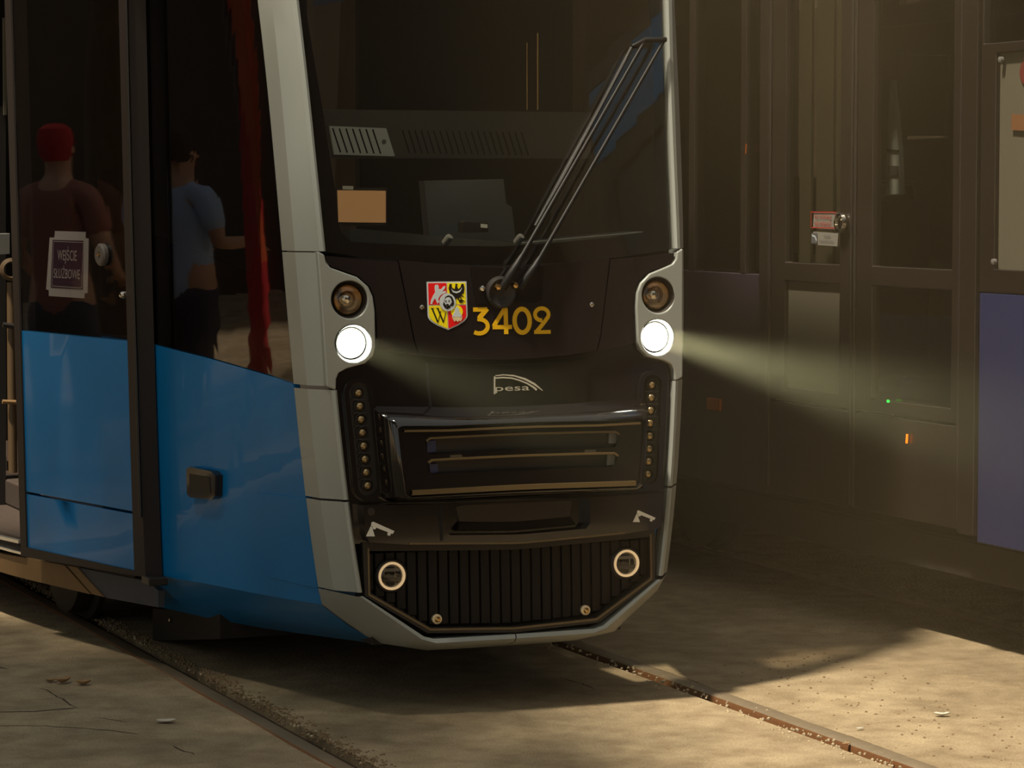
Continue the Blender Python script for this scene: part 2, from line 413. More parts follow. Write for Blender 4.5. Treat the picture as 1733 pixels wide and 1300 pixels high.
# --- front mask: the gloss black lower face
zm = [.512, .637, .8, .955, 1.07, 1.15]
panel('front_mask', FRONT, [(XA(z) - .006, z) for z in zm] + [(-XA(z) + .006, z) for z in reversed(zm)], 'black', TR, -.004, .03, px=False, bevel=0)
# --- windscreen, its black border
def ws_bottom(x): return 1.350 - .042 * (1 - (x / .556) ** 2)
WS_TOP = 2.78
xs_ = [-.552 + 1.104 * i / 16 for i in range(17)]
ws = [(x, ws_bottom(x) + .002) for x in xs_] + [(-XA(z) - .002, z) for z in (1.45, 1.6, 1.8, 2.08, 2.4, WS_TOP)] + [(XA(z) + .002, z) for z in (WS_TOP, 2.4, 2.08, 1.8, 1.6, 1.45)]
panel('windscreen', FRONT, ws, 'glass', TR, .004, .005, px=False, h=.08, bevel=0)
hole = [(570, 340), (571, 370), (577, 393), (595, 409), (660, 413), (729, 416), (850, 417), (938, 411), (1031, 402), (1088, 393), (1105, 379), (1108, 350), (1108, 200), (1103, 60)]
hu = [FRONT.uv(p[0], p[1], -.006) for p in hole]
hu += [(.53, 2.62), (-.53, 2.62)] + [FRONT.uv(*p, -.006) for p in ((520, 30), (545, 180))]
panel('windscreen_border', FRONT, ws, 'frit', TR, -.006, .002, holes=[hu], px=False, h=.08, bevel=0)
# --- hood: centre panel and two corner panels
top = [(675, 440), (740, 446), (800, 449.5), (868, 450.5)]
hood = sym(list(reversed(top)) + [(689, 510), (702, 576), (710, 600), (760, 605.5), (820, 608), (868, 608)], .012)
hood_o = panel('hood', FRONT, hood, 'mask', TR, .012, .03, px=False, bevel=.003)
corner = [(552, 433), (610, 438.5), (673, 442.5), (687, 510), (700, 577), (708, 600), (668, 596), (640, 590), (638, 560), (636.5, 527), (633, 501), (625, 484), (606, 467.5), (580, 458), (560, 451), (554, 443)]
pair('hood_corner', corner, 'mask', .012, .03, bevel=.003)
# --- silver lamp panels with recessed headlamps
lamp = [(537, 425), (545, 530), (553, 655), (569, 661), (569.5, 642), (574, 631), (587, 624), (618.5, 615.6), (632, 602), (636, 588), (635.5, 558), (635, 527), (631.5, 501.6), (623.5, 485), (605, 469), (579, 460), (560, 453), (552, 444), (549.5, 431)]
LC = [(-.490, 1.2145), (-.483, 1.089)]
lh = [circle(c, .0535, 28) for c in LC]
lamp_l, lamp_r = pair('lamp_panel', lamp, 'silver', .020, .035, holes=lh, h=.03, bevel=.005)
AX = Vector((0, -1, 0))
def headlamp(x, z, lit, parent):
    c = FRONT.pt(x, z, .016); o = empty('headlamp'); o.parent = parent; o['label'] = 'lit round headlamp' if lit else 'unlit round headlamp with clear lens'
    revolve('bezel', [(.0535, .002), (.052, -.004), (.048, -.016), (.0455, -.020), (.0445, -.016)], c, AX, 'rubber' if not lit else 'silver', o)
    revolve('reflector', [(.0445, -.018), (.040, -.030), (.030, -.042), (.016, -.050), (.0, -.052)], c, AX, 'reflector', o)
    if lit:
        revolve('lens', [(.0425, -.016), (.037, -.011), (.024, -.007), (.0, -.005)], c, AX, 'lit', o)
    else:
        revolve('bulb_shield', [(.014, -.048), (.014, -.022), (.010, -.019), (0, -.018)], c, AX, 'chrome', o)
        revolve('lens_ring', [(.0445, -.016), (.0415, -.012), (.0405, -.016)], c, AX, 'brass', o)
        revolve('lens', [(.0415, -.014), (.036, -.010), (.022, -.006), (.0, -.0045)], c, AX, 'lens', o)
    return o
for s in (1, -1):
    for k, (x, z) in enumerate(LC): headlamp(x * s, z, k == 1, TR)
for s in (1, -1):                    # the beam of each lit lamp
    l = bpy.data.lights.new('headlamp_beam', 'SPOT'); l.energy = 1400; l.color = (.80, 1.0, .88); l.spot_size = math.radians(11.5); l.spot_blend = .9; l.shadow_soft_size = .035
    o = bpy.data.objects.new('headlamp_beam', l); COL.objects.link(o); o.parent = TR
    o.location = FRONT.pt(LC[1][0] * s, LC[1][1], .03); o.rotation_euler = Vector((0, -1, -.072)).to_track_quat('-Z', 'Y').to_euler()
# --- silver frame: pillars, facets beside the lamps, cheeks, bottom lip
def frame_row(z, with_a=True, s=1):
    a = XA(z) - .001; b = XB(z); r = []
    if with_a: r += [Vector((s * a, yf(a, z) + .03, z)), Vector((s * a, yf(a, z) - .014, z)), Vector((s * (a + (b - a) * .3), yf(a, z) - .019, z)), Vector((s * (a + (b - a) * .75), yf(b, z) - .016, z))]
    r += [Vector((s * b, yf(b, z) - .004, z)), Vector((s * XC(z), YC(z), z)), Vector((s * XD(z), YD(z), z)), Vector((s * (XD(z) + .02), YD(z) + .02, z))]
    return r
def frange(a, b, n): return [a + (b - a) * i / n for i in range(n + 1)]
for s in (1, -1):
    loft('windscreen_pillar', [frame_row(z, True, s) for z in frange(1.354, 2.78, 16)], 'silver', TR, smooth=22)
    loft('lamp_flank', [frame_row(z, False, s) for z in frange(.968, 1.350, 8)], 'silver', TR, smooth=15)
    loft('upper_cheek', [frame_row(z, True, s) for z in frange(.642, .957, 8)], 'silver', TR, smooth=22)
    loft('lower_cheek', [frame_row(z, True, s) for z in frange(.374, .636, 8)], 'silver', TR, smooth=22)
# bottom lip, from each corner to the joint in the middle
_lA = fuv([(611.5, 1008), (716, 1077), (732, 1080.5), (869, 1072.5)]); _lB = fuv([(600, 1009), (705, 1085), (738, 1094), (869, 1086)])
def on_side(px, py, off): u = SIDE.uv(px, py, off); return SIDE.pt(u[0], u[1], off)
_lD = [Vector((XD(.370), YD(.370), .370)), on_side(544, 1023, -.004), on_side(572, 1047, -.05), on_side(606, 1070, -.10), on_side(645, 1089, -.14)]
LIP = []
for k in range(5):
    t = k / 4; a = (_lA[0][0] + (_lA[1][0] - _lA[0][0]) * t, _lA[0][1] + (_lA[1][1] - _lA[0][1]) * t); b = (_lB[0][0] + (_lB[1][0] - _lB[0][0]) * t, _lB[0][1] + (_lB[1][1] - _lB[0][1]) * t)
    LIP.append((a, b, _lD[k]))
LIP.append((_lA[2], _lB[2], on_y(722, 1101, .16))); LIP.append((((_lA[2][0] + _lA[3][0]) / 2, (_lA[2][1] + _lA[3][1]) / 2), ((_lB[2][0] + _lB[3][0]) / 2, (_lB[2][1] + _lB[3][1]) / 2), on_y(795, 1097, .14))); LIP.append((_lA[3], _lB[3], on_y(869, 1092, .14)))
for s in (1, -1):
    rows = []
    for k, (a, b, d) in enumerate(LIP):
        a3 = FRONT.pt(a[0], a[1], .012); b3 = FRONT.pt(b[0], b[1], .004); mid = FRONT.pt((a[0] + b[0]) / 2, (a[1] + b[1]) / 2, .017); ai = FRONT.pt(a[0], a[1], -.03)
        if k == 0: c = Vector((XC(.370), YC(.370), .370))
        else: c = b3.lerp(d, .5) + Vector((-.010, -.012, -.006)) * (1 if k < 5 else .4)
        row = [ai, a3, mid, b3, c, d.copy(), d + Vector((.12, .10, .03))]
        if k == len(LIP) - 1:
            for q in row: q.x = -.0015
        rows.append([Vector((q.x * s, q.y, q.z)) for q in row])
    loft('bottom_lip', rows, 'silver', TR, smooth=30)
# --- light strips beside the bumper
for s in (1, -1):
    st = empty('light_strip'); st.parent = TR
    p0 = (-.446 * s, .679); p1 = (-.4665 * s, .946)
    panel('bezel', FRONT, stadium(p0, p1, .045), 'black', st, .012, .014, holes=[stadium(p0, p1, .031)], px=False, h=.03, bevel=.004)
    panel('tray', FRONT, stadium(p0, p1, .031), 'matte', st, -.0005, .002, px=False, h=.05, bevel=0)
    bars = []
    for k in range(8):
        t = k / 7; x = p0[0] + (p1[0] - p0[0]) * t; z = p0[1] + (p1[1] - p0[1]) * t; c = FRONT.pt(x, z, .002)
        revolve('light_cup', [(.0185, .004), (.0165, .0045), (.013, -.001), (.012, -.001)], c, AX, 'matte', st, seg=16)
        revolve('bulb', [(.0118, -.001), (.011, .003), (.008, .0065), (.004, .008), (0, .0085)], c, AX, 'bulb', st, seg=14)
        if k < 7:
            xm = x + (p1[0] - p0[0]) / 14; zm_ = z + (p1[1] - p0[1]) / 14; q = FRONT.pt(xm, zm_, .004)
            boxes('divider', [((q.x - .022, q.y - .002, q.z - .002), (q.x + .022, q.y + .006, q.z + .002))], 'rubber', st, bevel=.0008)
# --- badge panel with the chrome maker's mark
panel('badge_panel', FRONT, sym([(868, 617), (800, 617.5), (724, 613), (726, 650), (731, 691), (868, 695)], .006), 'black', TR, .006, .012, px=False, bevel=.002)
lg = empty('maker_badge'); lg.parent = TR; lg['label'] = 'small chrome lettering under an arch'
O7 = .010
u0, v0 = FRONT.uv(838, 662, O7); u1, _ = FRONT.uv(896, 660, O7)
V, Fc = text_geo('pesa', FRONT, u0, v0, .0185, O7 + .001, width=u1 - u0); mk('lettering', V, Fc, 'badge', lg)
sw = fuv([(837, 667), (837, 655), (837, 637)], O7)
aw = fuv([(838, 640), (850, 639), (866, 640), (880, 644), (892, 649), (902, 655), (908, 660)], O7)
V, Fc = strokes_geo(FRONT, [(sw, .0035), (aw, [.004, .004, .004, .004, .004, .005, .006])], O7 + .002, .003); mk('arch', V, Fc, 'badge', lg)
aw2 = fuv([(838, 636), (852, 634.5), (870, 636), (888, 641.5), (904, 650), (918, 661)], O7)
V, Fc = strokes_geo(FRONT, [(aw2, [.002, .003, .004, .006, .006, .002])], O7 + .002, .003); mk('outer_arch', V, Fc, 'badge', lg)
# --- bumper: a proud block with chamfered ends
B0, B1 = .030, .115
bb_ = sym([(868, 689), (760, 690), (642, 689), (635, 694), (642, 770), (651, 844), (662, 850), (868, 842)], B0)
bf_ = sym([(868, 716), (760, 721), (682, 722), (674, 727), (680, 785), (687, 836), (696, 842), (868, 833)], B1)
bp_ = empty('bumper'); bp_.parent = TR
def resample(poly, n):
    P = poly + [poly[0]]; L = [0]
    for a, b in zip(P, P[1:]): L.append(L[-1] + math.hypot(b[0] - a[0], b[1] - a[1]))
    out = []
    for k in range(n):
        t = L[-1] * k / n; i = max(q for q in range(len(L) - 1) if L[q] <= t); f = (t - L[i]) / (L[i + 1] - L[i] + 1e-12)
        out.append((P[i][0] + (P[i + 1][0] - P[i][0]) * f, P[i][1] + (P[i + 1][1] - P[i][1]) * f))
    return out
r0 = []; r1 = []
for a, b in zip(bb_, bf_):
    r0.append(a); r1.append(b)
rows = [[FRONT.pt(p[0], p[1], -.01) for p in r0]]
for k in (0, .2, .45, .75, .93): rows.append([FRONT.pt(a[0] + (b[0] - a[0]) * k, a[1] + (b[1] - a[1]) * k, B0 + (B1 - B0) * math.sin(k * math.pi / 2)) for a, b in zip(r0, r1)])
rows.append([FRONT.pt(b[0], b[1], B1) for b in r1]); rows.append([FRONT.pt(b[0] * .99, b[1] + (.004 if b[1] < .75 else -.004), B1 - .02) for b in r1])
loft('bumper_block', rows, 'black', bp_, smooth=40, close=True)
sl1 = sym([(868, 737), (760, 742), (726, 744), (720, 749), (722, 764), (728, 769), (868, 761)], B1 - .012)
sl2 = sym([(868, 774), (760, 779), (730, 781), (724, 786), (726, 798), (732, 802), (868, 796)], B1 - .012)
face = [(b[0] * .992, b[1] + (.003 if b[1] < .75 else -.003)) for b in bf_]
panel('bumper_face', FRONT, face, 'black', bp_, B1 - .012, .02, holes=[sl1, sl2], px=False, bevel=.004, h=.06)
panel('bumper_slot_back', FRONT, [(b[0] * .97, b[1]) for b in face], 'matte', bp_, B1 - .036, .004, px=False, bevel=0, h=.1)
for sl in (sl1, sl2):
    cz = sum(q[1] for q in sl) / len(sl)
    tops = sorted([q for q in sl if q[1] > cz]); V, Fc = strokes_geo(FRONT, [([(q[0], q[1] + .004) for q in tops], .006)], B1 - .004, .01); mk('slot_lip_glint', V, Fc, 'edge_glint', bp_)
tops = sorted([q for q in face if q[1] > .8]); V, Fc = strokes_geo(FRONT, [([(q[0], q[1] - .010) for q in tops[1:-1]], .006)], B1 + .002, .016); mk('bumper_ledge_glint', V, Fc, 'edge_glint', bp_)
bots = sorted([q for q in face if q[1] < .68]); V, Fc = strokes_geo(FRONT, [([(q[0], q[1] + .010) for q in bots[1:-1]], .014)], B1 + .002, .016); mk('bumper_sill_glint', V, Fc, 'edge_glint', bp_)  # painted highlights along the bumper's upper and lower edges
for pts, m_ in ((((1031, 732), (1058, 731), (1058, 749), (1030, 751)), 'grey'), (((1028, 770), (1056, 768), (1055, 785), (1027, 788)), 'grey'), (((722, 746), (738, 745), (738, 765), (723, 767)), 'tram2blue'), (((726, 785), (741, 784), (742, 800), (728, 802)), 'tram2blue')):
    panel('slot_reflection', FRONT, list(pts), m_, bp_, B1 - .028, .006, h=.05, bevel=.001)  # coloured squares painted for reflections at the slot ends
# --- lower panel with a tray in the middle
LO = .052
lo = sym([(868, 848), (744, 853), (615, 856), (619, 905), (625, 918), (690, 922), (868, 921)], LO)
th = sym([(868, 851), (764, 854), (753, 857), (754, 897), (762, 906), (868, 905)], LO)
lp = panel('lower_panel', FRONT, lo, 'black', TR, LO, .06, holes=[th], px=False, bevel=.005, h=.06)
panel('tray', FRONT, [(p[0] * 1.02, p[1] + (.004 if p[1] > .59 else -.004)) for p in th], 'black', lp, .012, .004, px=False, bevel=0, h=.06)
td = sym([(868, 852), (785, 855), (772, 858), (778, 884), (868, 884)], .024); tb = sorted([p for p in td if p[1] < .59])
panel('tray_door', FRONT, td, 'mask', lp, .024, .012, px=False, bevel=.004, h=.06)
loft('tray_sill', [[FRONT.pt(p[0], p[1] + .002, .024), FRONT.pt(p[0] * 1.08, p[1] - .020, LO - .012), FRONT.pt(p[0] * 1.08, p[1] - .026, .014)] for p in tb], 'black', lp, smooth=20)
V, Fc = strokes_geo(FRONT, [([(p[0] * .99, p[1] + .003) for p in sorted(lo) if p[1] < .535][1:-1], .005)], LO + .003, .006); mk('panel_lip_glint', V, Fc, 'edge_glint', lp)  # painted highlight along the panel's bottom edge
panel('tray_gap', FRONT, [(742, 857), (748, 856.5), (750, 914), (745, 916)], 'dark', lp, LO + .0012, .003, bevel=0)
revolve('blind_plug', [(.012, -.002), (.011, .002), (0, .003)], FRONT.pt(*FRONT.uv(628, 866, LO), LO), AX, 'matte', lp, seg=14)
def jack_mark(dx, dy, sc):
    T = lambda pts: fuv([(dx + p[0] * sc, dy + p[1] * sc) for p in pts], LO + .002)
    tri = [(0, 24), (9, 5), (15, 24)]; bar = [(9, 1), (12, -1), (48, 15), (45, 20), (9, 6)]
    for k, pts in enumerate((tri, bar, circle((14, 9), 3.2, 10), circle((39, 20), 3.0, 10))):
        panel('jack_mark', FRONT, T(pts), 'white', lp, LO + .002, .0012, px=False, bevel=0, h=.05)
jack_mark(619.5, 884, 1.0); jack_mark(1071, 864.5, .80)
# --- ribbed grille, set back behind its frame
gr = empty('grille'); gr.parent = TR
gout = sym([(868, 918), (690, 920), (612, 918), (616, 1008), (722, 1071), (868, 1070)], .0)
gin = sym([(868, 930), (690, 932), (621, 932), (626, 1003), (728, 1062), (868, 1060)], .0)
panel('grille_frame', FRONT, gout, 'matte', gr, .008, .04, holes=[gin], px=False, bevel=.005, h=.08)
panel('grille_back', FRONT, [(p[0] * 1.01, p[1]) for p in gin], 'matte', gr, -.038, .006, px=False, bevel=0, h=.1)
low = sorted([q for q in gin if q[1] < .40]); lip_ = [(low[0][0], .50)] + low + [(low[-1][0], .50)]
V, Fc = strokes_geo(FRONT, [([(q[0] * 1.012, q[1] - .005 if q[1] < .49 else q[1]) for q in lip_], .006)], .0095, .004); mk('grille_lip_glint', V, Fc, 'edge_glint', gr)  # painted highlight line inside the grille frame
zt = max(p[1] for p in gin) - .004
def grille_bottom(x):
    P = sorted([p for p in gin if p[0] <= 0 and p[1] < .40]); xx = -abs(x); best = None
    for a, b in zip(P, P[1:]):
        if a[0] <= xx <= b[0]: best = a[1] + (b[1] - a[1]) * (xx - a[0]) / (b[0] - a[0] + 1e-9)
    return best if best is not None else P[-1][1]
nrib = 28
for k in range(nrib):
    x = -.440 + .880 * k / (nrib - 1); zb = grille_bottom(x) + .002; zt_ = zt
    rows = []
    for z, d in ((zb, -.034), (zb + .006, -.018), (zt_ - .008, -.018), (zt_, -.034)):
        y = yf(x, z); rows.append([Vector((x - .0152, y + .038, z)), Vector((x - .0130, y - d, z)), Vector((x, y - d - .003, z)), Vector((x + .0130, y - d, z)), Vector((x + .0152, y + .038, z))])
    loft('rib', rows, 'grille', gr, smooth=30, caps=True)
for s in (1, -1):
    c = FRONT.pt(.374 * s, .414, -.014); fg = empty('fog_lamp'); fg.parent = TR; fg['label'] = 'round fog lamp with a pale ring'
    revolve('housing', [(.050, -.03), (.050, .002), (.046, .006), (.0415, .006)], c, AX, 'matte', fg)
    revolve('ring', [(.0415, .004), (.0405, .011), (.035, .011), (.0335, .004)], c, AX, 'fogring', fg)
    revolve('reflector', [(.0335, .003), (.028, -.006), (.016, -.012), (0, -.014)], c, AX, 'fogback', fg)
    boxes('shade', [((c.x - .030, c.y - .004, c.z - .018), (c.x + .030, c.y + .000, c.z - .006))], 'matte', fg, bevel=.001)
    boxes('shade', [((c.x - .024, c.y - .004, c.z + .012), (c.x + .024, c.y + .000, c.z + .022))], 'grey', fg, bevel=.001)
    revolve('lens', [(.0335, .005), (.028, .008), (.015, .010), (0, .011)], c, AX, 'lens', fg)
    c = FRONT.pt(.237 * s, .281, -.010); bt = empty('bolt'); bt.parent = TR
    revolve('washer', [(.015, -.01), (.015, .002), (.012, .004), (.008, .004)], c, AX, 'ring', bt, seg=16)
    revolve('cap', [(.009, 0), (.009, .007), (.006, .010), (0, .011)], c, AX, 'brass', bt, seg=6, smooth=20)
    c = FRONT.pt(.270 * s, 1.19, .012); revolve('hood_screw', [(.007, -.004), (.007, .002), (.004, .004), (0, .004)], c, AX, 'chrome', TR, seg=10)
# --- fleet number
def digit_strokes(ch):               # unit cell: width .62, height 1
    if ch == '3': return [([(.06, .94), (.56, .94)], .13), ([(.56, .97), (.26, .60)], .15), ([(.20, .585)] + arc((.26, .30), .30, 85, -128, 16, .27), .13)]
    if ch == '4': return [([(.44, 1.0), (.04, .30)], .13), ([(.0, .27), (.66, .27)], .13), ([(.46, 1.0), (.46, 0)], .14)]
    if ch == '0': return [(arc((.32, .5), .25, 0, 360, 28, .44), .145)]
    if ch == '2': return [(arc((.30, .715), .245, 272, -28, 26, .225) + [(.40, .45), (.24, .25), (.07, .06)], .125), ([(.0, .06), (.60, .06)], .115)]
num = empty('fleet_number'); num.parent = TR; num['label'] = 'yellow fleet number on the hood'
OFN = .0135
for ch, (xa, xb, yt, yb) in zip('3402', ((799, 828, 521, 566), (834, 864, 521, 566), (868, 899, 520, 566), (904, 932, 519, 565))):
    a = FRONT.uv(xa, yb, OFN); b = FRONT.uv(xb, yt, OFN); W = (b[0] - a[0]) / .63; Hh = b[1] - a[1]
    lines = [([(a[0] + p[0] * W, a[1] + p[1] * Hh) for p in pts], wd * .054) for pts, wd in digit_strokes(ch)]
    lines = [(p, wd * 1.75) for p, wd in lines]
    V, Fc = strokes_geo(FRONT, lines, OFN, .0012); mk('digit', V, Fc, 'yellow', num)
# --- city shield
sh = empty('city_shield'); sh.parent = TR; sh['label'] = 'quartered red and yellow shield with a W and a round medallion'
S0 = FRONT.uv(722, 477, .0135); S1 = FRONT.uv(792, 558, .0135); SW = S1[0] - S0[0]; SH = S0[1] - S1[1]
# unit shield coordinates: u 0..1 to the right, v 0..1 downward
def su(p): return (S0[0] + p[0] * SW, S0[1] - p[1] * SH)
def splate(name, pts, m, off): panel(name, FRONT, [su(p) for p in pts], m, sh, .0135 + off, .0008, px=False, bevel=0, h=.2)
out = [(0, 0), (1, 0), (1, .70)] + [(1 - .13 * k / 4 * (k / 4) - 0, .70 + .15 * k / 4) for k in (1, 2, 3, 4)] + [(.75, .91), (.5, 1.0), (.25, .91)] + [(.13 * k / 4 * (k / 4), .70 + .15 * k / 4) for k in (4, 3, 2, 1)] + [(0, .70)]
inn = [(.5 + (p[0] - .5) * .935, .5 + (p[1] - .5) * .945) for p in out]
splate('border', out, 'paper', 0)
splate('quarter', [(.035, .03), (.49, .03), (.49, .475), (.035, .475)], 'shred', .0009)
splate('quarter', [(.51, .03), (.965, .03), (.965, .475), (.51, .475)], 'shyellow', .0009)
lowL = [p for p in inn if p[0] < .5 and p[1] > .55]; lowR = [p for p in inn if p[0] > .5 and p[1] > .55]
splate('quarter', [(.035, .495), (.49, .495), (.49, .972)] + [p for p in lowL], 'shyellow', .0009)
splate('quarter', [(.51, .495), (.965, .495)] + lowR + [(.51, .972)], 'shred', .0009)
splate('lion', [(.20, .07), (.27, .06), (.30, .11), (.28, .14), (.35, .16), (.41, .10), (.46, .09), (.45, .14), (.37, .21), (.46, .19), (.47, .23), (.36, .26), (.31, .30), (.27, .36), (.29, .42), (.25, .46), (.22, .40), (.19, .34), (.13, .42), (.12, .46), (.07, .46), (.09, .38), (.15, .28), (.20, .22), (.19, .14)], 'paper', .0018)
splate('eagle', [(.72, .04), (.77, .06), (.75, .10), (.79, .16), (.84, .12), (.87, .05), (.92, .05), (.94, .14), (.92, .24), (.86, .28), (.93, .32), (.83, .31), (.88, .38), (.79, .33), (.80, .42), (.74, .34), (.70, .40), (.68, .33), (.60, .34), (.64, .28), (.57, .25), (.54, .14), (.57, .05), (.62, .05), (.62, .12), (.69, .16), (.71, .10)], 'shblack', .0018)
splate('crescent', [(.60, .14), (.65, .19), (.73, .21), (.81, .19), (.88, .13), (.83, .215), (.73, .245), (.64, .22)], 'paper', .0026)
splate('claw', [(.80, .38), (.86, .37), (.94, .41), (.86, .42), (.90, .45), (.80, .44)], 'shblack', .0018)
V, Fc = strokes_geo(FRONT, [([su((.11, .545)), su((.245, .84))], .0045), ([su((.245, .84)), su((.33, .60))], .002), ([su((.25, .545)), su((.385, .84))], .0045), ([su((.385, .84)), su((.45, .64))], .002), ([su((.08, .545)), su((.16, .545))], .0015), ([su((.21, .545)), su((.28, .545))], .0015)], .0152, .001); mk('letter_w', V, Fc, 'shblack', sh)
splate('halo', [(.73 + .15 * math.cos(a * .35), .62 + .13 * math.sin(a * .35)) for a in range(18)], 'shyellow', .0016)
splate('bust', [(.68, .56), (.73, .52), (.78, .56), (.79, .62), (.83, .68), (.86, .73), (.60, .73), (.63, .68), (.67, .63)], 'paper', .0024)
splate('crown', [(.60, .74), (.86, .74), (.84, .80), (.80, .83), (.78, .80), (.74, .84), (.70, .80), (.66, .83), (.63, .79)], 'ring', .0024)
splate('medallion', circle((.50, .425), .205, 28, .185), 'paper', .0032)
splate('medallion_hair', [(.42, .37), (.45, .31), (.53, .28), (.61, .31), (.65, .38), (.66, .46), (.62, .51), (.57, .50), (.56, .54), (.48, .57), (.41, .53), (.38, .47)], 'shblack', .0040)
splate('medallion_face', [(.43, .37), (.47, .33), (.54, .32), (.58, .36), (.60, .42), (.57, .46), (.53, .50), (.50, .46), (.47, .52), (.43, .46), (.41, .42)], 'paper', .0048)
for q in ((.45, .40), (.53, .40)): splate('medallion_eye', circle(q, .022, 8), 'greytext', .0055)
splate('medallion_beard', [(.44, .475), (.49, .455), (.53, .48), (.50, .50), (.46, .50)], 'shblack', .0055)
# --- wipers
wp = panel('wiper_plate', FRONT, [(794, 452), (868, 454), (921, 450), (917, 506), (910, 512), (806, 514), (801, 500)], 'black', TR, .017, .012, bevel=.003)
revolve('wiper_base', [(.048, -.004), (.047, .008), (.040, .012), (.034, .008), (0, .008)], FRONT.pt(*FRONT.uv(847, 495, .018), .018), AX, 'matte', TR)
for q in ((841, 486), (870, 483)):
    revolve('pivot_nut', [(.011, 0), (.011, .012), (.008, .018), (0, .019)], FRONT.pt(*FRONT.uv(q[0], q[1], .03), .026), AX, 'brass', TR, seg=6, smooth=20)
revolve('pivot_cap', [(.008, 0), (.008, .006), (0, .009)], FRONT.pt(*FRONT.uv(816, 488, .02), .018), AX, 'chrome', TR, seg=10)
def fpt(px, py, off): return FRONT.pt(*FRONT.uv(px, py, off), off)
for a, b, c in (((850, 488), (876, 446), (1092, 68)), ((880, 488), (906, 450), (1124, 68))):
    wa = tube('wiper_arm', [fpt(*b, .045), fpt((b[0] + c[0]) / 2, (b[1] + c[1]) / 2, .050), fpt(*c, .042)], [.007, .0065, .0055], 'wiper', TR)
    tube('sleeve', [fpt(*a, .03), fpt((a[0] + b[0]) / 2, (a[1] + b[1]) / 2, .045), fpt(*b, .045), fpt(b[0] + 8, b[1] - 14, .046)], [.013, .014, .012, .008], 'wiper', wa)
br = tube('wiper_link', [fpt(1070, 79, .034), fpt(1092, 68, .042), fpt(1127, 67, .042)], [.007, .009, .008], 'wiper', TR)
wb = tube('wiper_blade', [fpt(1068, 80, .028), fpt(1015, 182, .028), fpt(960, 282, .026), fpt(905, 382, .026)], [.007, .010, .010, .006], 'wiper', TR, flat=.6)
tube('blade_arch', [fpt(1060, 100, .040), fpt(1010, 195, .046), fpt(955, 298, .046), fpt(925, 350, .038)], .004, 'wiper', wb)
# --- driver's desk behind the windscreen
ds = empty('driver_desk'); ds.parent = TR
def plate(name, surf, pts, m, par, thick=.02, off=0.0, bevel=.002, holes=()): return panel(name, surf, pts, m, par, off, thick, holes=holes, h=.2, bevel=bevel)
Q = PlaneY(.95)
plate('desk_panel', Q, [(545, 185), (1000, 190), (1000, 268), (562, 268), (552, 215)], 'dash', ds)
vp = plate('vent_plate', Q, [(558, 213), (654, 217), (669, 265), (566, 262)], 'dashlight', ds, off=.012, thick=.014)
slots = []
for k in range(7): slots.append([Q.uv(563 + 11.3 * k, 217 + .3 * k, .013), Q.uv(576.5 + 11.3 * k, 258 + .4 * k, .013)])
for s_ in slots:
    V, Fc = strokes_geo(Q, [(s_, .005)], .0128, .002); mk('vent_slot', V, Fc, 'dark', vp)
for k in range(20):
    V, Fc = strokes_geo(Q, [([Q.uv(681 + 10.6 * k, 220 + .2 * k, .001), Q.uv(693 + 10.6 * k, 259 + .2 * k, .001)], .0045)], .0012, .002); mk('vent_slot', V, Fc, 'dark', ds)
revolve('desk_screw', [(.008, 0), (.006, .003), (0, .003)], Q.pt(*Q.uv(650, 240, .012), .012), AX, 'grey', vp, seg=10)
Q2 = PlaneY(.62)
plate('console', Q2, [(718, 306), (852, 303), (857, 345), (866, 350), (874, 413), (728, 414), (722, 350)], 'console', ds, thick=.05)
plate('console_foot', PlaneY(.40), [(592, 386), (880, 412), (1100, 392), (1100, 440), (592, 440)], 'dash', ds, thick=.2)
Q3 = PlaneY(.50)
mn = plate('monitor', Q3, [(566, 318), (656, 318), (656, 382), (566, 382)], 'matte', ds, thick=.03)
plate('monitor_screen', Q3, [(571, 322), (653, 323), (653, 377), (573, 376)], 'screen', mn, off=.002, thick=.003, bevel=0)
plate('monitor_tag', Q3, [(580, 314.5), (598, 315), (598, 321), (580, 320.5)], 'white', mn, off=.003, thick=.002, bevel=0)
dv = plate('card_reader', PlaneY(.44), [(783, 376), (789, 374), (826, 377), (827, 393), (784, 394)], 'matte', ds, thick=.04)
plate('reader_tag', PlaneY(.438), [(814, 379), (825, 380), (825, 386), (814, 385)], 'white', dv, thick=.002, bevel=0)
for q in ((759, 404), (880, 403)):
    c = on_y(q[0], q[1], .36); kb = revolve('washer_jet', [(.012, -.02), (.012, .004), (.010, .010), (0, .012)], c, Vector((.3, -.6, .7)), 'grey', ds, seg=14)
tube('cab_handrail', [on_y(892, 186, 1.3), on_y(892, 72, 1.3)], .003, 'brass', TR)
tube('cab_handrail', [on_y(910, 186, 1.3), on_y(910, 56, 1.3)], .004, 'brass', TR)
# --- side: blue panel, dark window, access flap, lamp
zbl = [(260, 583), (298.5, 593), (352.6, 606.5), (416.6, 625), (458.5, 637), (495.4, 649.6)]
blue_top = [SIDE.uv(*p) for p in zbl]
zcr = [(263, 973), (344, 987), (420, 1002), (484, 1013.6), (543, 1023)]
crease = [SIDE.uv(*p) for p in zcr]
yb = 1.42; ztop_b = blue_top[0][1] + .012; zbot_b = crease[0][1]
edge = [(YD(z) + .001, z) for z in frange(blue_top[-1][1] - .006, crease[-1][1], 12)]
poly = [(yb, ztop_b)] + blue_top + edge + list(reversed(crease)) + [(yb, zbot_b - .008)]
panel('side_panel', SIDE, poly, 'blue', TR, 0, .02, px=False, h=.08, bevel=0)
zw = frange(blue_top[-1][1] + .004, 2.78, 14)
poly = [(yb, ztop_b + .004)] + [(p[0], p[1] + .004) for p in blue_top] + [(YD(z) + .002, z) for z in zw] + [(yb, 2.78)]
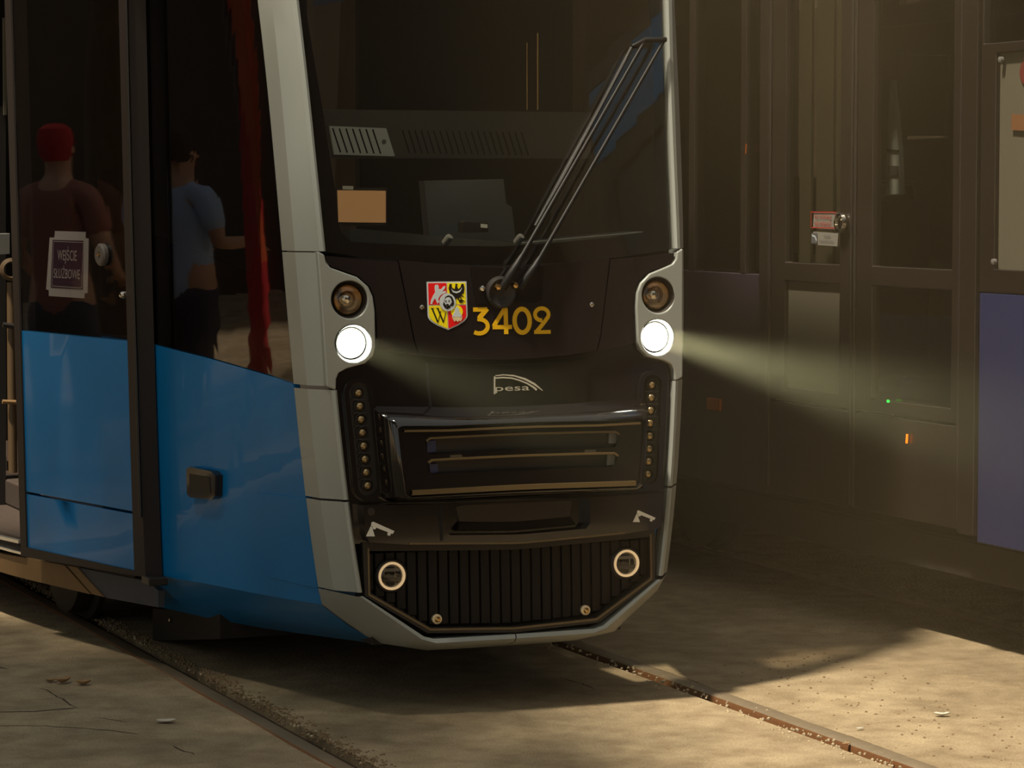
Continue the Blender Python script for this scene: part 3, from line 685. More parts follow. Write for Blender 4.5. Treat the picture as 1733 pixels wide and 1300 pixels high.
wl = SIDE.uv(480, 490)
def zwin(y): # lower edge of the clear part of the cab side window
    return SIDE.uv(300, 415)[1] + (SIDE.uv(475, 485)[1] - SIDE.uv(300, 415)[1]) * (y - SIDE.uv(300, 415)[0]) / (SIDE.uv(475, 485)[0] - SIDE.uv(300, 415)[0])
opening = [(1.30, zwin(1.30)), (.42, zwin(.42))] + [(YD(z) + .10, z) for z in (1.5, 1.8, 2.1, 2.4, 2.62)] + [(1.30, 2.62)]
panel('cab_window_border', SIDE, poly, 'frit', TR, -.004, .012, holes=[opening], px=False, h=.1, bevel=0)
panel('cab_window', SIDE, poly, 'sideglass', TR, .0, .003, px=False, h=.1, bevel=0)
fl = [(434, 836), (440, 834.5), (480, 838.5), (514, 843.5)]
flap = [SIDE.uv(*p, .003) for p in fl] + [(YD(z), z) for z in frange(.636, .374, 6)] + [SIDE.uv(*p, .003) for p in ((536, 996), (500, 988), (453, 976), (447, 968), (438, 910))]
panel('access_flap', SIDE, flap, 'blue', TR, .003, .006, px=False, h=.06, bevel=.0015)
ol = panel('side_lamp', SIDE, [(315, 795), (320, 790), (357, 798), (364, 805), (363, 840), (358, 845), (322, 842), (316, 836)], 'black', TR, .025, .03, bevel=.006, h=.05)
panel('side_lamp_lens', SIDE, [(320, 802), (354, 808), (356, 835), (321, 834)], 'matte', ol, .027, .004, bevel=.001, h=.05)
# turn-under below the side panel
botp = [(263, 1026), (357, 1047), (450, 1064), (550, 1078), (643, 1090)]
rows = []
for a, b in zip(crease, botp):
    A3 = SIDE.pt(*a); u = SIDE.uv(b[0], b[1], -.15); B3 = SIDE.pt(u[0], u[1], -.15); C3 = B3 + Vector((.25, .05, .01))
    rows.append([A3 + Vector((.02, 0, .02)), A3, A3.lerp(B3, .5) + Vector((-.006, 0, -.004)), B3, C3])
loft('side_skirt', rows, 'blue', TR, smooth=40)
# --- plug door, slid forward along the side
dr = empty('door'); dr.parent = TR; dr['label'] = 'blue sliding door with a tall dark window'
OD = .055
yL = SIDE.uv(31, 700, OD)[0]; yR = SIDE.uv(239, 700, OD)[0]
zb0 = SIDE.uv(33, 940, OD)[1]; zb1 = SIDE.uv(236, 974, OD)[1]
il = SIDE.uv(41, 700, OD)[0]; ir = SIDE.uv(222, 700, OD)[0]
bt0 = SIDE.uv(41, 560, OD)[1]; bt1 = SIDE.uv(221, 577.5, OD)[1]; cr0 = SIDE.uv(41, 833, OD)[1]; cr1 = SIDE.uv(222, 867, OD)[1]; bb0 = SIDE.uv(41, 925, OD)[1]; bb1 = SIDE.uv(222, 964, OD)[1]
panel('door_frame', SIDE, [(yL, zb0), (yR, zb1), (yR, 2.66), (yL, 2.66)], 'rubber', dr, OD + .006, .055, holes=[[(il, bb0), (ir, bb1), (ir, 2.60), (il, 2.60)]], px=False, h=.1, bevel=.006)
panel('lower_door_panel', SIDE, [(il, bb0), (ir, bb1), (ir, cr1 - .005), (il, cr0 - .005)], 'blue', dr, OD, .03, px=False, h=.1, bevel=.003)
panel('upper_door_panel', SIDE, [(il, cr0 + .004), (ir, cr1 + .004), (ir, bt1), (il, bt0)], 'blue', dr, OD, .03, px=False, h=.1, bevel=.003)
panel('door_glass', SIDE, [(il, bt0 + .002), (ir, bt1 + .002), (ir, 2.60), (il, 2.60)], 'doorglass', dr, OD, .005, px=False, h=.15, bevel=0)
tube('door_seal_strip', [SIDE.pt(yR - .002, .5, OD + .014), SIDE.pt(yR - .002, 1.5, OD + .014), SIDE.pt(yR - .002, 2.6, OD + .014)], .006, 'matte', dr, seg=6)
boxes('door_foot', [((x_side(yR, .3) - OD - .012, yR - .06, zb1 - .022), (x_side(yR, .3) - OD + .05, yR + .03, zb1 + .004))], 'matte', dr, bevel=.004)
sg = panel('notice', SIDE, [(93, 391), (145, 392.5), (144.6, 403), (150, 404), (148, 496), (143, 496.6), (142.5, 505), (82.5, 501), (82.5, 491), (78, 490), (84, 402), (92, 402)], 'paper', dr, OD - .008, .001, bevel=0, label='white taped notice with a navy plate')
panel('notice_plate', SIDE, [(89, 406), (140.7, 407.5), (139.6, 490), (85.6, 486.7)], 'navy', sg, OD - .0065, .001, bevel=0)
def plane_from(surf, off, p_bl, p_br, p_tl):
    a = surf.pt(*surf.uv(*p_bl, off), off); b = surf.pt(*surf.uv(*p_br, off), off); c = surf.pt(*surf.uv(*p_tl, off), off)
    u = (b - a); v = (c - a); n = u.cross(v); return Frame(a, u, v, n), u.length, v.length
for s_, bl, brr, tl in (('WEJŚCIE', (97.5, 440), (130, 441.5), (97.5, 422)), ('SŁUŻBOWE', (91, 470), (135, 472.5), (91.5, 453.5))):
    fr, wu, hv = plane_from(SIDE, OD - .006, bl, brr, tl)
    V, Fc = text_geo(s_, fr, 0, 0, hv, .0005, width=wu); mk('notice_lettering', V, Fc, 'paper', sg)
fr, wu, hv = plane_from(SIDE, OD - .006, (88, 484), (138, 487.5), (91, 408.5))
V, Fc = strokes_geo(fr, [([(0, 0), (wu, 0)], .002), ([(0, hv), (wu, hv)], .002), ([(0, 0), (0, hv)], .002), ([(wu, 0), (wu, hv)], .002)], .0005, .0005); mk('notice_line', V, Fc, 'paper', sg)
nx = Vector((-1, -.2, 0))
lk = revolve('door_lock', [(.036, 0), (.036, .012), (.030, .018), (.010, .018), (.008, .012), (0, .012)], SIDE.pt(*SIDE.uv(175.5, 431, OD), OD), nx, 'lock', dr)
revolve('keyhole', [(.007, .012), (.005, .022), (0, .023)], SIDE.pt(*SIDE.uv(175.5, 431, OD), OD), nx, 'brass', lk, seg=10)
revolve('door_button', [(.012, 0), (.012, .015), (.008, .022), (0, .023)], SIDE.pt(*SIDE.uv(214, 499, OD), OD), nx, 'chrome', dr, seg=14)
# --- doorway behind the door: sill, floor, step, grab poles
panel('sill_skirt', SIDE, [(-260, 862), (40, 944), (109, 957), (153, 1006), (0, 968), (-260, 900)], 'brown', TR, -.02, .02, h=.15)
panel('sill_end', SIDE, [(113, 957), (130, 960), (176, 1011), (156, 1006)], 'brown', TR, -.02, .02, h=.15)
panel('skirt_end', SIDE, [(133, 961), (250, 984), (268, 1000), (268, 1028), (180, 1012)], 'skirt', TR, -.025, .02, h=.15)
panel('sill_strip', SIDE, [(-260, 838), (0, 907.5), (31, 914.5), (31, 920), (0, 913), (-260, 846)], 'alu', TR, -.01, .02, h=.2, bevel=.001)
panel('sill_strip', SIDE, [(-260, 852), (0, 925.5), (40, 936), (40, 940), (0, 929.5), (-260, 857)], 'alu', TR, -.005, .01, h=.2, bevel=.001)
panel('sill_face', SIDE, [(-260, 844), (0, 912), (31, 919), (40, 938), (0, 928), (-260, 856)], 'under', TR, -.018, .01, h=.2, bevel=0)
zf = SIDE.uv(10, 908)[1]
loft('entrance_floor', [[Vector((x_side(y, .33) + .035, y, zf - .05)), Vector((x_side(y, .33) + .035, y, zf)), Vector((-x_side(y, .33) - .05, y, zf))] for y in (1.3, 1.7, 2.1, 2.6, 3.4, 5.2)], 'floor', TR, smooth=None)
boxes('entrance_step', [((-.78, 1.9, zf), (.9, 5.0, zf + .10))], 'floor', TR, bevel=.01)
P_in = 2.75
gp = tube('grab_pole', [on_y(21.5, -240, P_in), on_y(23, 60, P_in), on_y(26, 432, P_in)], .012, 'chrome', TR, seg=14)
lp2 = tube('lower_pole', [on_y(19, 478, P_in), on_y(20, 640, P_in), on_y(22, 800, P_in)], .017, 'polebrown', TR, seg=12)
tube('pole_collar', [on_y(5, 550, P_in - .02), on_y(30, 553, P_in - .02)], .010, 'matte', lp2); tube('pole_collar', [on_y(4, 680, P_in - .02), on_y(28, 681, P_in - .02)], .008, 'brown', lp2)
vb = plate('validator', PlaneY(P_in - .05), [(-12, 396), (17, 395), (17, 430), (-12, 432)], 'grey', TR, thick=.06)
c = on_y(19, 456, P_in - .05); revolve('pole_ring', [(.030, -.012), (.042, -.006), (.042, .006), (.030, .012), (.024, 0), (.030, -.012)], c, AX, 'polebrown', TR)
plate('entrance_cabinet', PlaneY(P_in + .5), [(-160, 180), (10, 180), (10, 880), (-160, 880)], 'matte', TR, thick=.03)
plate('cabinet_window', PlaneY(P_in + .49), [(5, 30), (14, 30), (12, 195), (6, 195)], 'film', TR, thick=.01)
# --- inside and underneath
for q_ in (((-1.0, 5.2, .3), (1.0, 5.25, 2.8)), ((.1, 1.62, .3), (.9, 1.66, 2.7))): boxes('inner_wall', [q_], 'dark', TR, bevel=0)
boxes('inner_ceiling', [((-1.1, .6, 2.72), (1.1, 5.2, 2.76))], 'dash', TR, bevel=0)
boxes('underframe', [((-.40, .12, .20), (.40, 9, .33))], 'under', TR, bevel=0)
sb = plate('sand_box', PlaneX(-.62), [(258, 1030), (372, 1036), (372, 1082), (259, 1085)], 'under', TR, thick=.25)
revolve('sand_box_bolt', [(.010, -.01), (.010, .006), (0, .010)], on_x(289, 1049, -.625), (-1, 0, 0), 'chrome', sb, seg=8)
for yw in (2.3, 3.9):
    for sx in (-.745, .70):
        revolve('wheel', [(.05, -.06), (.28, -.05), (.30, -.045), (.30, .02), (.325, .03), (.325, .05), (.05, .05)], (sx, yw, .325), (1 if sx < 0 else -1, 0, 0), 'under', TR, seg=32)
# --- far side, tail, roof
ysd = [.16, .4, .7, 1.15, 1.6, 2.1, 3, 5, 9]
for nm, z0, z1, m_ in (('far_side_panel', .33, 1.04, 'blue'), ('far_side_window', 1.045, 2.70, 'sideglass')):
    loft(nm, [[Vector((-x_side(max(y, YD(z)), z), max(y, YD(z)), z)) for z in frange(z0, z1, 5)] for y in ysd], m_, TR, smooth=40)
loft('tail_side_panel', [[Vector((x_side(y, z), y, z)) for z in frange(.2, 1.04, 4)] for y in (3.2, 5, 9)], 'blue', TR)
loft('tail_side_window', [[Vector((x_side(y, z), y, z)) for z in frange(1.045, 2.70, 4)] for y in (3.2, 5, 9)], 'sideglass', TR)
for s in (1, -1):
    loft('cant_rail', [[Vector((s * (x_side(max(y, YD(z)), z) - .002), max(y, YD(z)), z)) for z in frange(2.66, 3.05, 3)] for y in ysd], 'blue', TR)
def cap_row(z, k):
    base = [Vector((XD(2.78), YD(2.78), z)), Vector((XC(2.78), YC(2.78), z)), Vector((XB(2.78), yf(XB(2.78), 2.78), z)), Vector((-.3, yf(.3, 2.78) - .01, z)), Vector((0, yf(0, 2.78) - .012, z))]
    r = [Vector((p.x * (1 - .25 * k), p.y + .6 * k * k + .1 * k, p.z)) for p in base]
    return r + [Vector((-p.x, p.y, p.z)) for p in reversed(r[:-1])]
loft('front_cap', [cap_row(2.78, 0), cap_row(2.9, .2), cap_row(3.05, .5), cap_row(3.18, 1.0)], 'silver', TR, smooth=50)
rows = []
for y in (.5, .9, 1.5, 2.1, 3, 9):
    xw = x_side(max(y, .5), 3.0); rows.append([Vector((xw * k, y, 3.05 + .2 * (1 - abs(k) ** 3) * min(1, .3 + y))) for k in (-1, -.9, -.7, -.3, 0, .3, .7, .9, 1)])
loft('roof', rows, 'grey', TR, smooth=50)

# ================================================================== the dark tram on the next track
X2 = 1.78
T2 = PlaneX(X2)
TD = empty('tram', 'dark brown tram standing in the haze on the next track', 'tram', loc=(0, 0, 0))
def ty(px, py=600, x=X2): return on_x(px, py, x).y
def tz(px, py, x=X2): return on_x(px, py, x).z
def rect2(y0, y1, z0, z1): return [(y0, z0), (y1, z0), (y1, z1), (y0, z1)]
def wall2(name, y0, y1, z0, z1, m, off=0.0, thick=.04, holes=(), par=None, bevel=.004, label=None):
    return panel(name, T2, rect2(min(y0, y1), max(y0, y1), z0, z1), m, par or TD, off, thick, holes=holes, px=False, h=.6, bevel=bevel, label=label)
ZT = 2.62; ZB = tz(1640, 905)
zline = tz(1438, 694)
yp1a, yp1b = ty(1288), ty(1303); yA0, yA1 = ty(1305), ty(1443); yB0, yB1 = ty(1449), ty(1627); yp2a, yp2b = ty(1629), ty(1656)
zs_ = tz(1240, 462)
# rear part: dusky panel under a window
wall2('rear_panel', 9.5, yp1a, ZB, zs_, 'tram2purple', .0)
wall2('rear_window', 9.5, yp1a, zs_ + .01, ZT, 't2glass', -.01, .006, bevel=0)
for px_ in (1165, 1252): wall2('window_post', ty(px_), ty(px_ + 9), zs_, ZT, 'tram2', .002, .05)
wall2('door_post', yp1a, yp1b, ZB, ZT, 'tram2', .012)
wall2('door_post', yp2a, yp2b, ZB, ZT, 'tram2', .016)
for k, (a, b, g0_, g1_) in enumerate(((yA0, yA1, ty(1329), ty(1421)), (yB0, yB1, ty(1476), ty(1611)))):
    d2 = empty('door_leaf'); d2.parent = TD
    zlo = tz(1380, 662); zm0 = tz(1380, 478); zm1 = tz(1380, 446)
    hs = [rect2(g1_, g0_, zm1, ZT - .08), rect2(g1_, g0_, zlo, zm0)]
    wall2('leaf_frame', a, b, zline + .004, ZT, 'tram2', .004, .035, holes=hs, par=d2)
    wall2('leaf_foot', a, b, ZB + .01, zline - .004, 'tram2', .004, .035, par=d2)
    wall2('upper_pane', g0_, g1_, zm1, ZT - .08, 't2glass', -.012, .005, par=d2, bevel=0)
    wall2('lower_pane', g0_, g1_, zlo, zm0, 'film' if k == 0 else 't2glass', -.012, .005, par=d2, bevel=0)
    for yy in (a, b): tube('leaf_seal', [(X2 - .008, yy, ZB + .02), (X2 - .008, yy, 1.6), (X2 - .008, yy, ZT)], .007, 'rubber', d2, seg=6)
    if k == 0:
        wall2('pale_strip', ty(1331), ty(1350), zm1, ZT - .1, 'film', -.05, .01, par=d2, bevel=0); wall2('pale_strip', ty(1355), ty(1383), zm1, ZT - .1, 'film', -.06, .01, par=d2, bevel=0); wall2('pale_strip', ty(1393), ty(1420), zm1, ZT - .1, 'film', -.05, .01, par=d2, bevel=0)
        c = T2.pt(*T2.uv(1432, 377), .02)
        revolve('door_grip', [(.028, -.02), (.036, 0), (.033, .012), (.027, .010), (.024, -.01)], c, (-1, 0, 0), 'chrome', d2)
        st1 = panel('notice', T2, [(1377.5, 358), (1420, 361), (1418, 389), (1376, 386)], 't2paper', d2, .008, .003, h=.3, bevel=0, label='white sticker with red lettering')
        st2 = panel('notice', T2, [(1376.5, 392), (1418.5, 395), (1417, 417), (1375, 414)], 't2paper', d2, .008, .003, h=.3, bevel=0, label='pale sticker with a camera sign')
        fr = Frame(T2.pt(*T2.uv(1376.5, 386), .010), (0, -1, 0), (0, 0, 1), (-1, 0, 0)); kx = abs(T2.uv(1376.5, 386)[0] - T2.uv(1419, 388)[0]); kz = T2.uv(1377, 358)[1] - T2.uv(1377, 386)[1]
        for s_, v_ in (('PO SYGNALE', .56), ('NIE WSIADAĆ', .14)):
            V, Fc = text_geo(s_, fr, kx * .16, kz * v_, kz * .27, .0008, width=kx * .66); mk('notice_lettering', V, Fc, 'redtext', st1)
        V, Fc = strokes_geo(fr, [([(0, kz * .03), (kx, kz * .03)], .004), ([(0, kz * .97), (kx, kz * .97)], .004), ([(kx * .01, 0), (kx * .01, kz)], .004), ([(kx * .98, 0), (kx * .98, kz)], .004)], .0006, .0004); mk('notice_line', V, Fc, 'redtext', st1)
        fr = Frame(T2.pt(*T2.uv(1375.5, 414), .010), (0, -1, 0), (0, 0, 1), (-1, 0, 0)); kz2 = T2.uv(1376, 392)[1] - T2.uv(1376, 414)[1]
        for s_, v_, u_, w_ in (('POJAZD', .60, .54, .26), ('MONITOROWANY', .20, .36, .58)):
            V, Fc = text_geo(s_, fr, kx * u_, kz2 * v_, kz2 * .2, .0008, width=kx * w_); mk('notice_lettering', V, Fc, 'greytext', st2)
        V, Fc = strokes_geo(fr, [([(kx * .16, kz2 * .12), (kx * .16, kz2 * .9)], kx * .24)], .0006, .0004); mk('camera_sign', V, Fc, 'greytext', st2)
        V, Fc = strokes_geo(fr, [([(kx * .08, kz2 * .72), (kx * .2, kz2 * .62), (kx * .26, kz2 * .3)], .006)], .0012, .0004); mk('camera_sign_mark', V, Fc, 'paper', st2)
# front part: blue panel under a pale-filmed window
zsill = tz(1690, 497); zsill0 = tz(1690, 460)
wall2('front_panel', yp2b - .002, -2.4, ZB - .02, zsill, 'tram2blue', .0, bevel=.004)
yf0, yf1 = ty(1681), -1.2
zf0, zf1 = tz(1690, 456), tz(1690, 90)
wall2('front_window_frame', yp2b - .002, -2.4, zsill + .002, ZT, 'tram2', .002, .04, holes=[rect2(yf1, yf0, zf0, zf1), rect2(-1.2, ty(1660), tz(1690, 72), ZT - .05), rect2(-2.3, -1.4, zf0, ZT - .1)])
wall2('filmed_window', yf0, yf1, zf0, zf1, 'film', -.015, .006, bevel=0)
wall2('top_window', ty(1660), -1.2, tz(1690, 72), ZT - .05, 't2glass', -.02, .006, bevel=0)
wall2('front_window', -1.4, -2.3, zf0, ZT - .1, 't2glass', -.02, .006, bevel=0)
for q in ((1694, 101), (1682, 443)): revolve('window_screw', [(.010, -.006), (.010, .006), (0, .009)], T2.pt(*T2.uv(*q), .0), (-1, 0, 0), 'grey', TD, seg=10)
revolve('round_sticker', [(.040, -.011), (.040, -.009), (0, -.009)], T2.pt(*T2.uv(1733, 122), .0), (-1, 0, 0), 'dullred', TD, seg=24)
panel('text_sticker', T2, [(1712, 193), (1745, 195), (1745, 222), (1711, 220)], 'dullorange', TD, -.006, .003, h=.3, bevel=0)
# reflector and green lamp; the thin orange strokes are painted reflections
panel('orange_reflector', T2, [(1196, 673), (1218, 676), (1217, 696), (1195, 693)], 'reflex', TD, .01, .012, h=.3, bevel=.003)
tube('orange_glint', [T2.pt(*T2.uv(1540.5, 735), .012), T2.pt(*T2.uv(1539.5, 750), .012)], .004, 'orange', TD, seg=8)
tube('orange_glint', [T2.pt(*T2.uv(1268, 244), .012), T2.pt(*T2.uv(1267, 260), .012)], .003, 'reflex', TD, seg=8)
revolve('green_lamp', [(.005, -.004), (.005, .002), (0, .004)], T2.pt(*T2.uv(1506, 679), .008), (-1, 0, 0), 'green', TD, seg=10)
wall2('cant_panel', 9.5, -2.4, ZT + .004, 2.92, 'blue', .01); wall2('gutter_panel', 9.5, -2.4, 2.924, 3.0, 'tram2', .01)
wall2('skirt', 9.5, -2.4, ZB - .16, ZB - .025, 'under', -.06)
# shell
X3 = X2 + 2.35
boxes('floor_pan', [((X2 + .05, -2.4, .30), (X3, 9.5, .36))], 'under', TD, bevel=0)
rows = [[Vector((X2 + 2.35 * k, y, 3.0 + .28 * (1 - abs(2 * k - 1) ** 3))) for k in (0, .05, .15, .35, .5, .65, .85, .95, 1)] for y in (-2.4, 0, 9.5)]
loft('roof', rows, 'grey', TD, smooth=50)
FX = PlaneX(X3)
def hole3(pxa, pxb, pya, pyb):
    a = FX.uv(pxa, pyb); b = FX.uv(pxb, pya); return rect2(b[0], a[0], a[1], min(b[1], 2.6))
panel('far_wall', FX, rect2(-2.4, 9.5, .3, 3.0), 'dash', TD, 0, .04, holes=[hole3(1524, 1600, 92, 236), hole3(1503, 1516, 128, 322), hole3(1522, 1556, -60, 8), hole3(1340, 1420, -80, 300), rect2(-2.0, -.2, 1.25, 2.4)], px=False, h=.8, bevel=0)
panel('far_window', FX, rect2(-2.3, 9.4, 1.2, 2.5), 't2glass', TD, .02, .004, px=False, h=3, bevel=0)
boxes('tail_wall', [((X2 + .04, 9.45, .3), (X3, 9.5, 3.0))], 'dark', TD, bevel=0)
boxes('head_wall', [((X2 + .04, -2.4, .3), (X3, -2.35, 3.0))], 'blue', TD, bevel=0)
panel('window_glimpse_board', PlaneX(X2 + .5), [(1521, 92), (1601, 95), (1597, 230), (1523, 230)], 'film', TD, 0, .02, h=.3, bevel=.002)  # pale board painted for the far window seen through the door
panel('window_glimpse', PlaneX(X2 + .35), [(1507, 136), (1510, 136), (1514, 180), (1521, 250), (1524, 329), (1498, 330), (1502, 215)], 'paper', TD, 0, .02, h=.3, bevel=.002)  # pale plate painted for a bright slit of far window
panel('glimpse_patch', PlaneX(X2 + .345), [(1503, 280), (1519, 281), (1520, 298), (1503, 297)], 'greytext', TD, 0, .003, h=.3, bevel=0)
panel('glimpse_gap', PlaneX(X2 + .345), [(1500, 252), (1521, 254), (1521, 257), (1500, 255)], 'matte', TD, 0, .003, h=.3, bevel=0)
for px_, py_ in ((1575, 300), (1370, 330), (1660, 310)):
    p = on_x(px_, py_, X2 + .75); s2 = empty('passenger_seat'); s2.parent = TD
    boxes('seat_back', [((p.x, p.y - .24, .75), (p.x + .45, p.y - .16, p.z - .02))], 'seat', s2, bevel=.03)
    boxes('seat_cushion', [((p.x, p.y - .22, .70), (p.x + .45, p.y + .24, .80))], 'seat', s2, bevel=.03)
    boxes('seat_pedestal', [((p.x + .1, p.y - .12, .34), (p.x + .35, p.y + .12, .71))], 'matte', s2, bevel=.01)
    tube('seat_grip', [(p.x + .05, p.y - .2, p.z - .03), (p.x + .07, p.y - .2, p.z + .05), (p.x + .38, p.y - .2, p.z + .05), (p.x + .40, p.y - .2, p.z - .03)], .012, 'grey', s2)
for yw in (-1.2, 3.2): revolve('wheel', [(.05, -.06), (.28, -.05), (.30, -.045), (.30, .02), (.325, .03), (.325, .05), (.05, .05)], (2.23, yw, .325), (1, 0, 0), 'under', TD, seg=28)

# ================================================================== litter and cracks on the ground
def gz(px, py): return on_z(px, py, 0)
def ribbon(name, pts, wpx, m, parent):
    P = [gz(*p) for p in pts]; Q_ = []
    for a, b in zip(P, P[1:]):
        n = max(1, int((b - a).length / .03))
        for k in range(n): Q_.append(a.lerp(b, k / n) + Vector((rnd.uniform(-.006, .006), rnd.uniform(-.006, .006), 0)))
    Q_.append(P[-1])
    rows = []
    for i, q in enumerate(Q_):
        d = (Q_[min(i + 1, len(Q_) - 1)] - Q_[max(i - 1, 0)]).normalized(); s = Vector((-d.y, d.x, 0)) * wpx * rnd.uniform(.5, 1.2) * (1 if 0 < i < len(Q_) - 1 else .2)
        rows.append([q - s + Vector((0, 0, .0006)), q + Vector((0, 0, .0012)), q + s + Vector((0, 0, .0006))])
    return loft(name, rows, m, parent, smooth=None)
for pts, wd in (([(-10, 1206), (60, 1204), (132, 1198)], .006), ([(-10, 1229), (80, 1229), (170, 1235), (235, 1243)], .003), ([(70, 1165), (100, 1180), (128, 1197)], .003), ([(-5, 1129), (14, 1133)], .006), ([(945, 1147), (985, 1157), (1008, 1168)], .003), ([(290, 1262), (330, 1278)], .003), ([(170, 1215), (215, 1223)], .003)):
    ribbon('crack', pts, wd, 'crack', GR)
M['leaf'] = mat('dry_leaf', srgb(150, 120, 84), .8, noise=.3, nscale=40)
M['scrap'] = mat('pale_scrap', srgb(205, 198, 182), .7)
def curled(name, px, py, L, Wd, rot, m, label, cat, group=None, curl=.5):
    c = gz(px, py); rows = []
    for i in range(7):
        t = i / 6 - .5; wv = Wd * (1 - (2 * t) ** 2) ** .5 * .9 + Wd * .06; row = []
        for j in range(5):
            s = j / 4 - .5; x = t * L; y = s * wv * 1.0; z = .004 + curl * L * (.35 * (2 * t) ** 2 + .6 * (2 * s) ** 2 * (wv / L)) + rnd.uniform(0, .0015)
            row.append(c + Vector((x * math.cos(rot) - y * math.sin(rot), x * math.sin(rot) + y * math.cos(rot), z)))
        rows.append(row)
    o = loft(name, rows, m, None, smooth=60)
    md = o.modifiers.new('thickness', 'SOLIDIFY'); md.thickness = .002; md.offset = 1
    return tag(o, label, cat, group)
curled('dry_leaf', 86, 1155, .035, .024, .2, 'leaf', 'smallest dark dry leaf in the cluster by the ground crack', 'leaf', 'dry leaves on the ground')
curled('dry_leaf', 107, 1157, .060, .030, .5, 'leaf', 'curled brown dry leaf in the middle of the small cluster', 'leaf', 'dry leaves on the ground', .7)
curled('dry_leaf', 141, 1160, .045, .034, -.2, 'leaf', 'pale crumpled dry leaf at the end of the small cluster', 'leaf', 'dry leaves on the ground', .6)
curled('paper_scrap', 281, 1224, .055, .030, -.3, 'scrap', 'pale paper scrap on the ground beside the worn rail', 'scrap', 'scraps on the ground', .3)
curled('paper_scrap', 1594, 1213, .045, .020, -.4, 'scrap', 'white curled scrap on the sunlit ground past the rusty rail', 'scrap', 'scraps on the ground', .5)
curled('cigarette_end', 1456, 1236, .030, .009, .2, 'scrap', 'short pale cigarette end on the ground by the rusty rail', 'cigarette end', None, .1)
curled('dry_leaf', 1432, 1261, .03, .014, .4, 'leaf', 'tiny pale leaf lying against the rusty rail', 'leaf', 'dry leaves on the ground', .2)
def pebbles(name, path, n, spread, r, m, label):
    V = []; Fc = []
    for k in range(n):
        t = rnd.random(); a = path[0].lerp(path[1], t); c = a + Vector((rnd.gauss(0, spread), rnd.uniform(-.03, .03), 0)); rr = r * rnd.uniform(.4, 1.4); b = len(V)
        pts = [(1, 0, .3), (0, 1, .25), (-1, 0, .3), (0, -1, .35), (0, 0, 1.0)]
        V += [c + Vector((p[0] * rr * rnd.uniform(.7, 1.3), p[1] * rr * rnd.uniform(.7, 1.3), p[2] * rr)) for p in pts] + [c + Vector((p[0] * rr, p[1] * rr, -.002)) for p in pts[:4]]
        for i in range(4): j = (i + 1) % 4; Fc += [(b + i, b + j, b + 4), (b + 5 + i, b + 5 + j, b + j, b + i)]
    o = mk(name, V, Fc, m, None); return tag(o, label, 'gravel', kind='stuff')
M['grit'] = mat('grit', srgb(176, 158, 128), .9, noise=.4, nscale=50)
M['dirt'] = mat('groove_soil', srgb(124, 102, 74), .95, noise=.4, nscale=60)
pebbles('gravel', (Vector((-.655, -2.5, 0)), Vector((-.655, 4, 0))), 2200, .020, .0042, 'dirt', 'brown grit spilling along the groove of the worn rail')
pebbles('gravel', (Vector((-.675, -2.5, 0)), Vector((-.675, 4, 0))), 60, .010, .0045, 'grit', 'pale crumbs of stone beside the worn rail')
pebbles('gravel', (Vector((.60, -2.5, 0)), Vector((.60, 3, 0))), 500, .03, .0045, 'grit', 'sandy grit along the groove of the rusty rail')
pebbles('gravel', (Vector((.9, -2.0, 0)), Vector((1.2, .6, 0))), 260, .16, .004, 'dirt', 'dark specks scattered over the sunlit ground between the tracks')

# ================================================================== the street around the tracks; facades added to darken reflections and narrow the sky
M['facade'] = mat('dark_facade', srgb(74, 64, 56), .8, noise=.3, nscale=1.5)
M['pane'] = mat('facade_pane', srgb(30, 32, 34), .1)
def facade(name, lo, hi, axis, nwin, label):
    w_ = boxes(name, [(lo, hi)], 'facade', None, bevel=0); w_['kind'] = 'structure'; w_['label'] = label
    return w_
facade('wall_back', (-5, -21, 0), (30, -20, 12), 'x', 6, 'added dark facade opposite the tram, out of view')
facade('wall_left', (-15, 3, 0), (-14, 34, 10), 'y', 6, 'added dark facade along the side of the tracks, out of view')
facade('wall_right', (10, -20, 0), (11, 34, 9), 'y', 6, 'added dark facade behind the dark tram')
facade('wall_end', (-14, 33, 0), (11, 34, 9), 'x', 4, 'added dark facade closing the street')
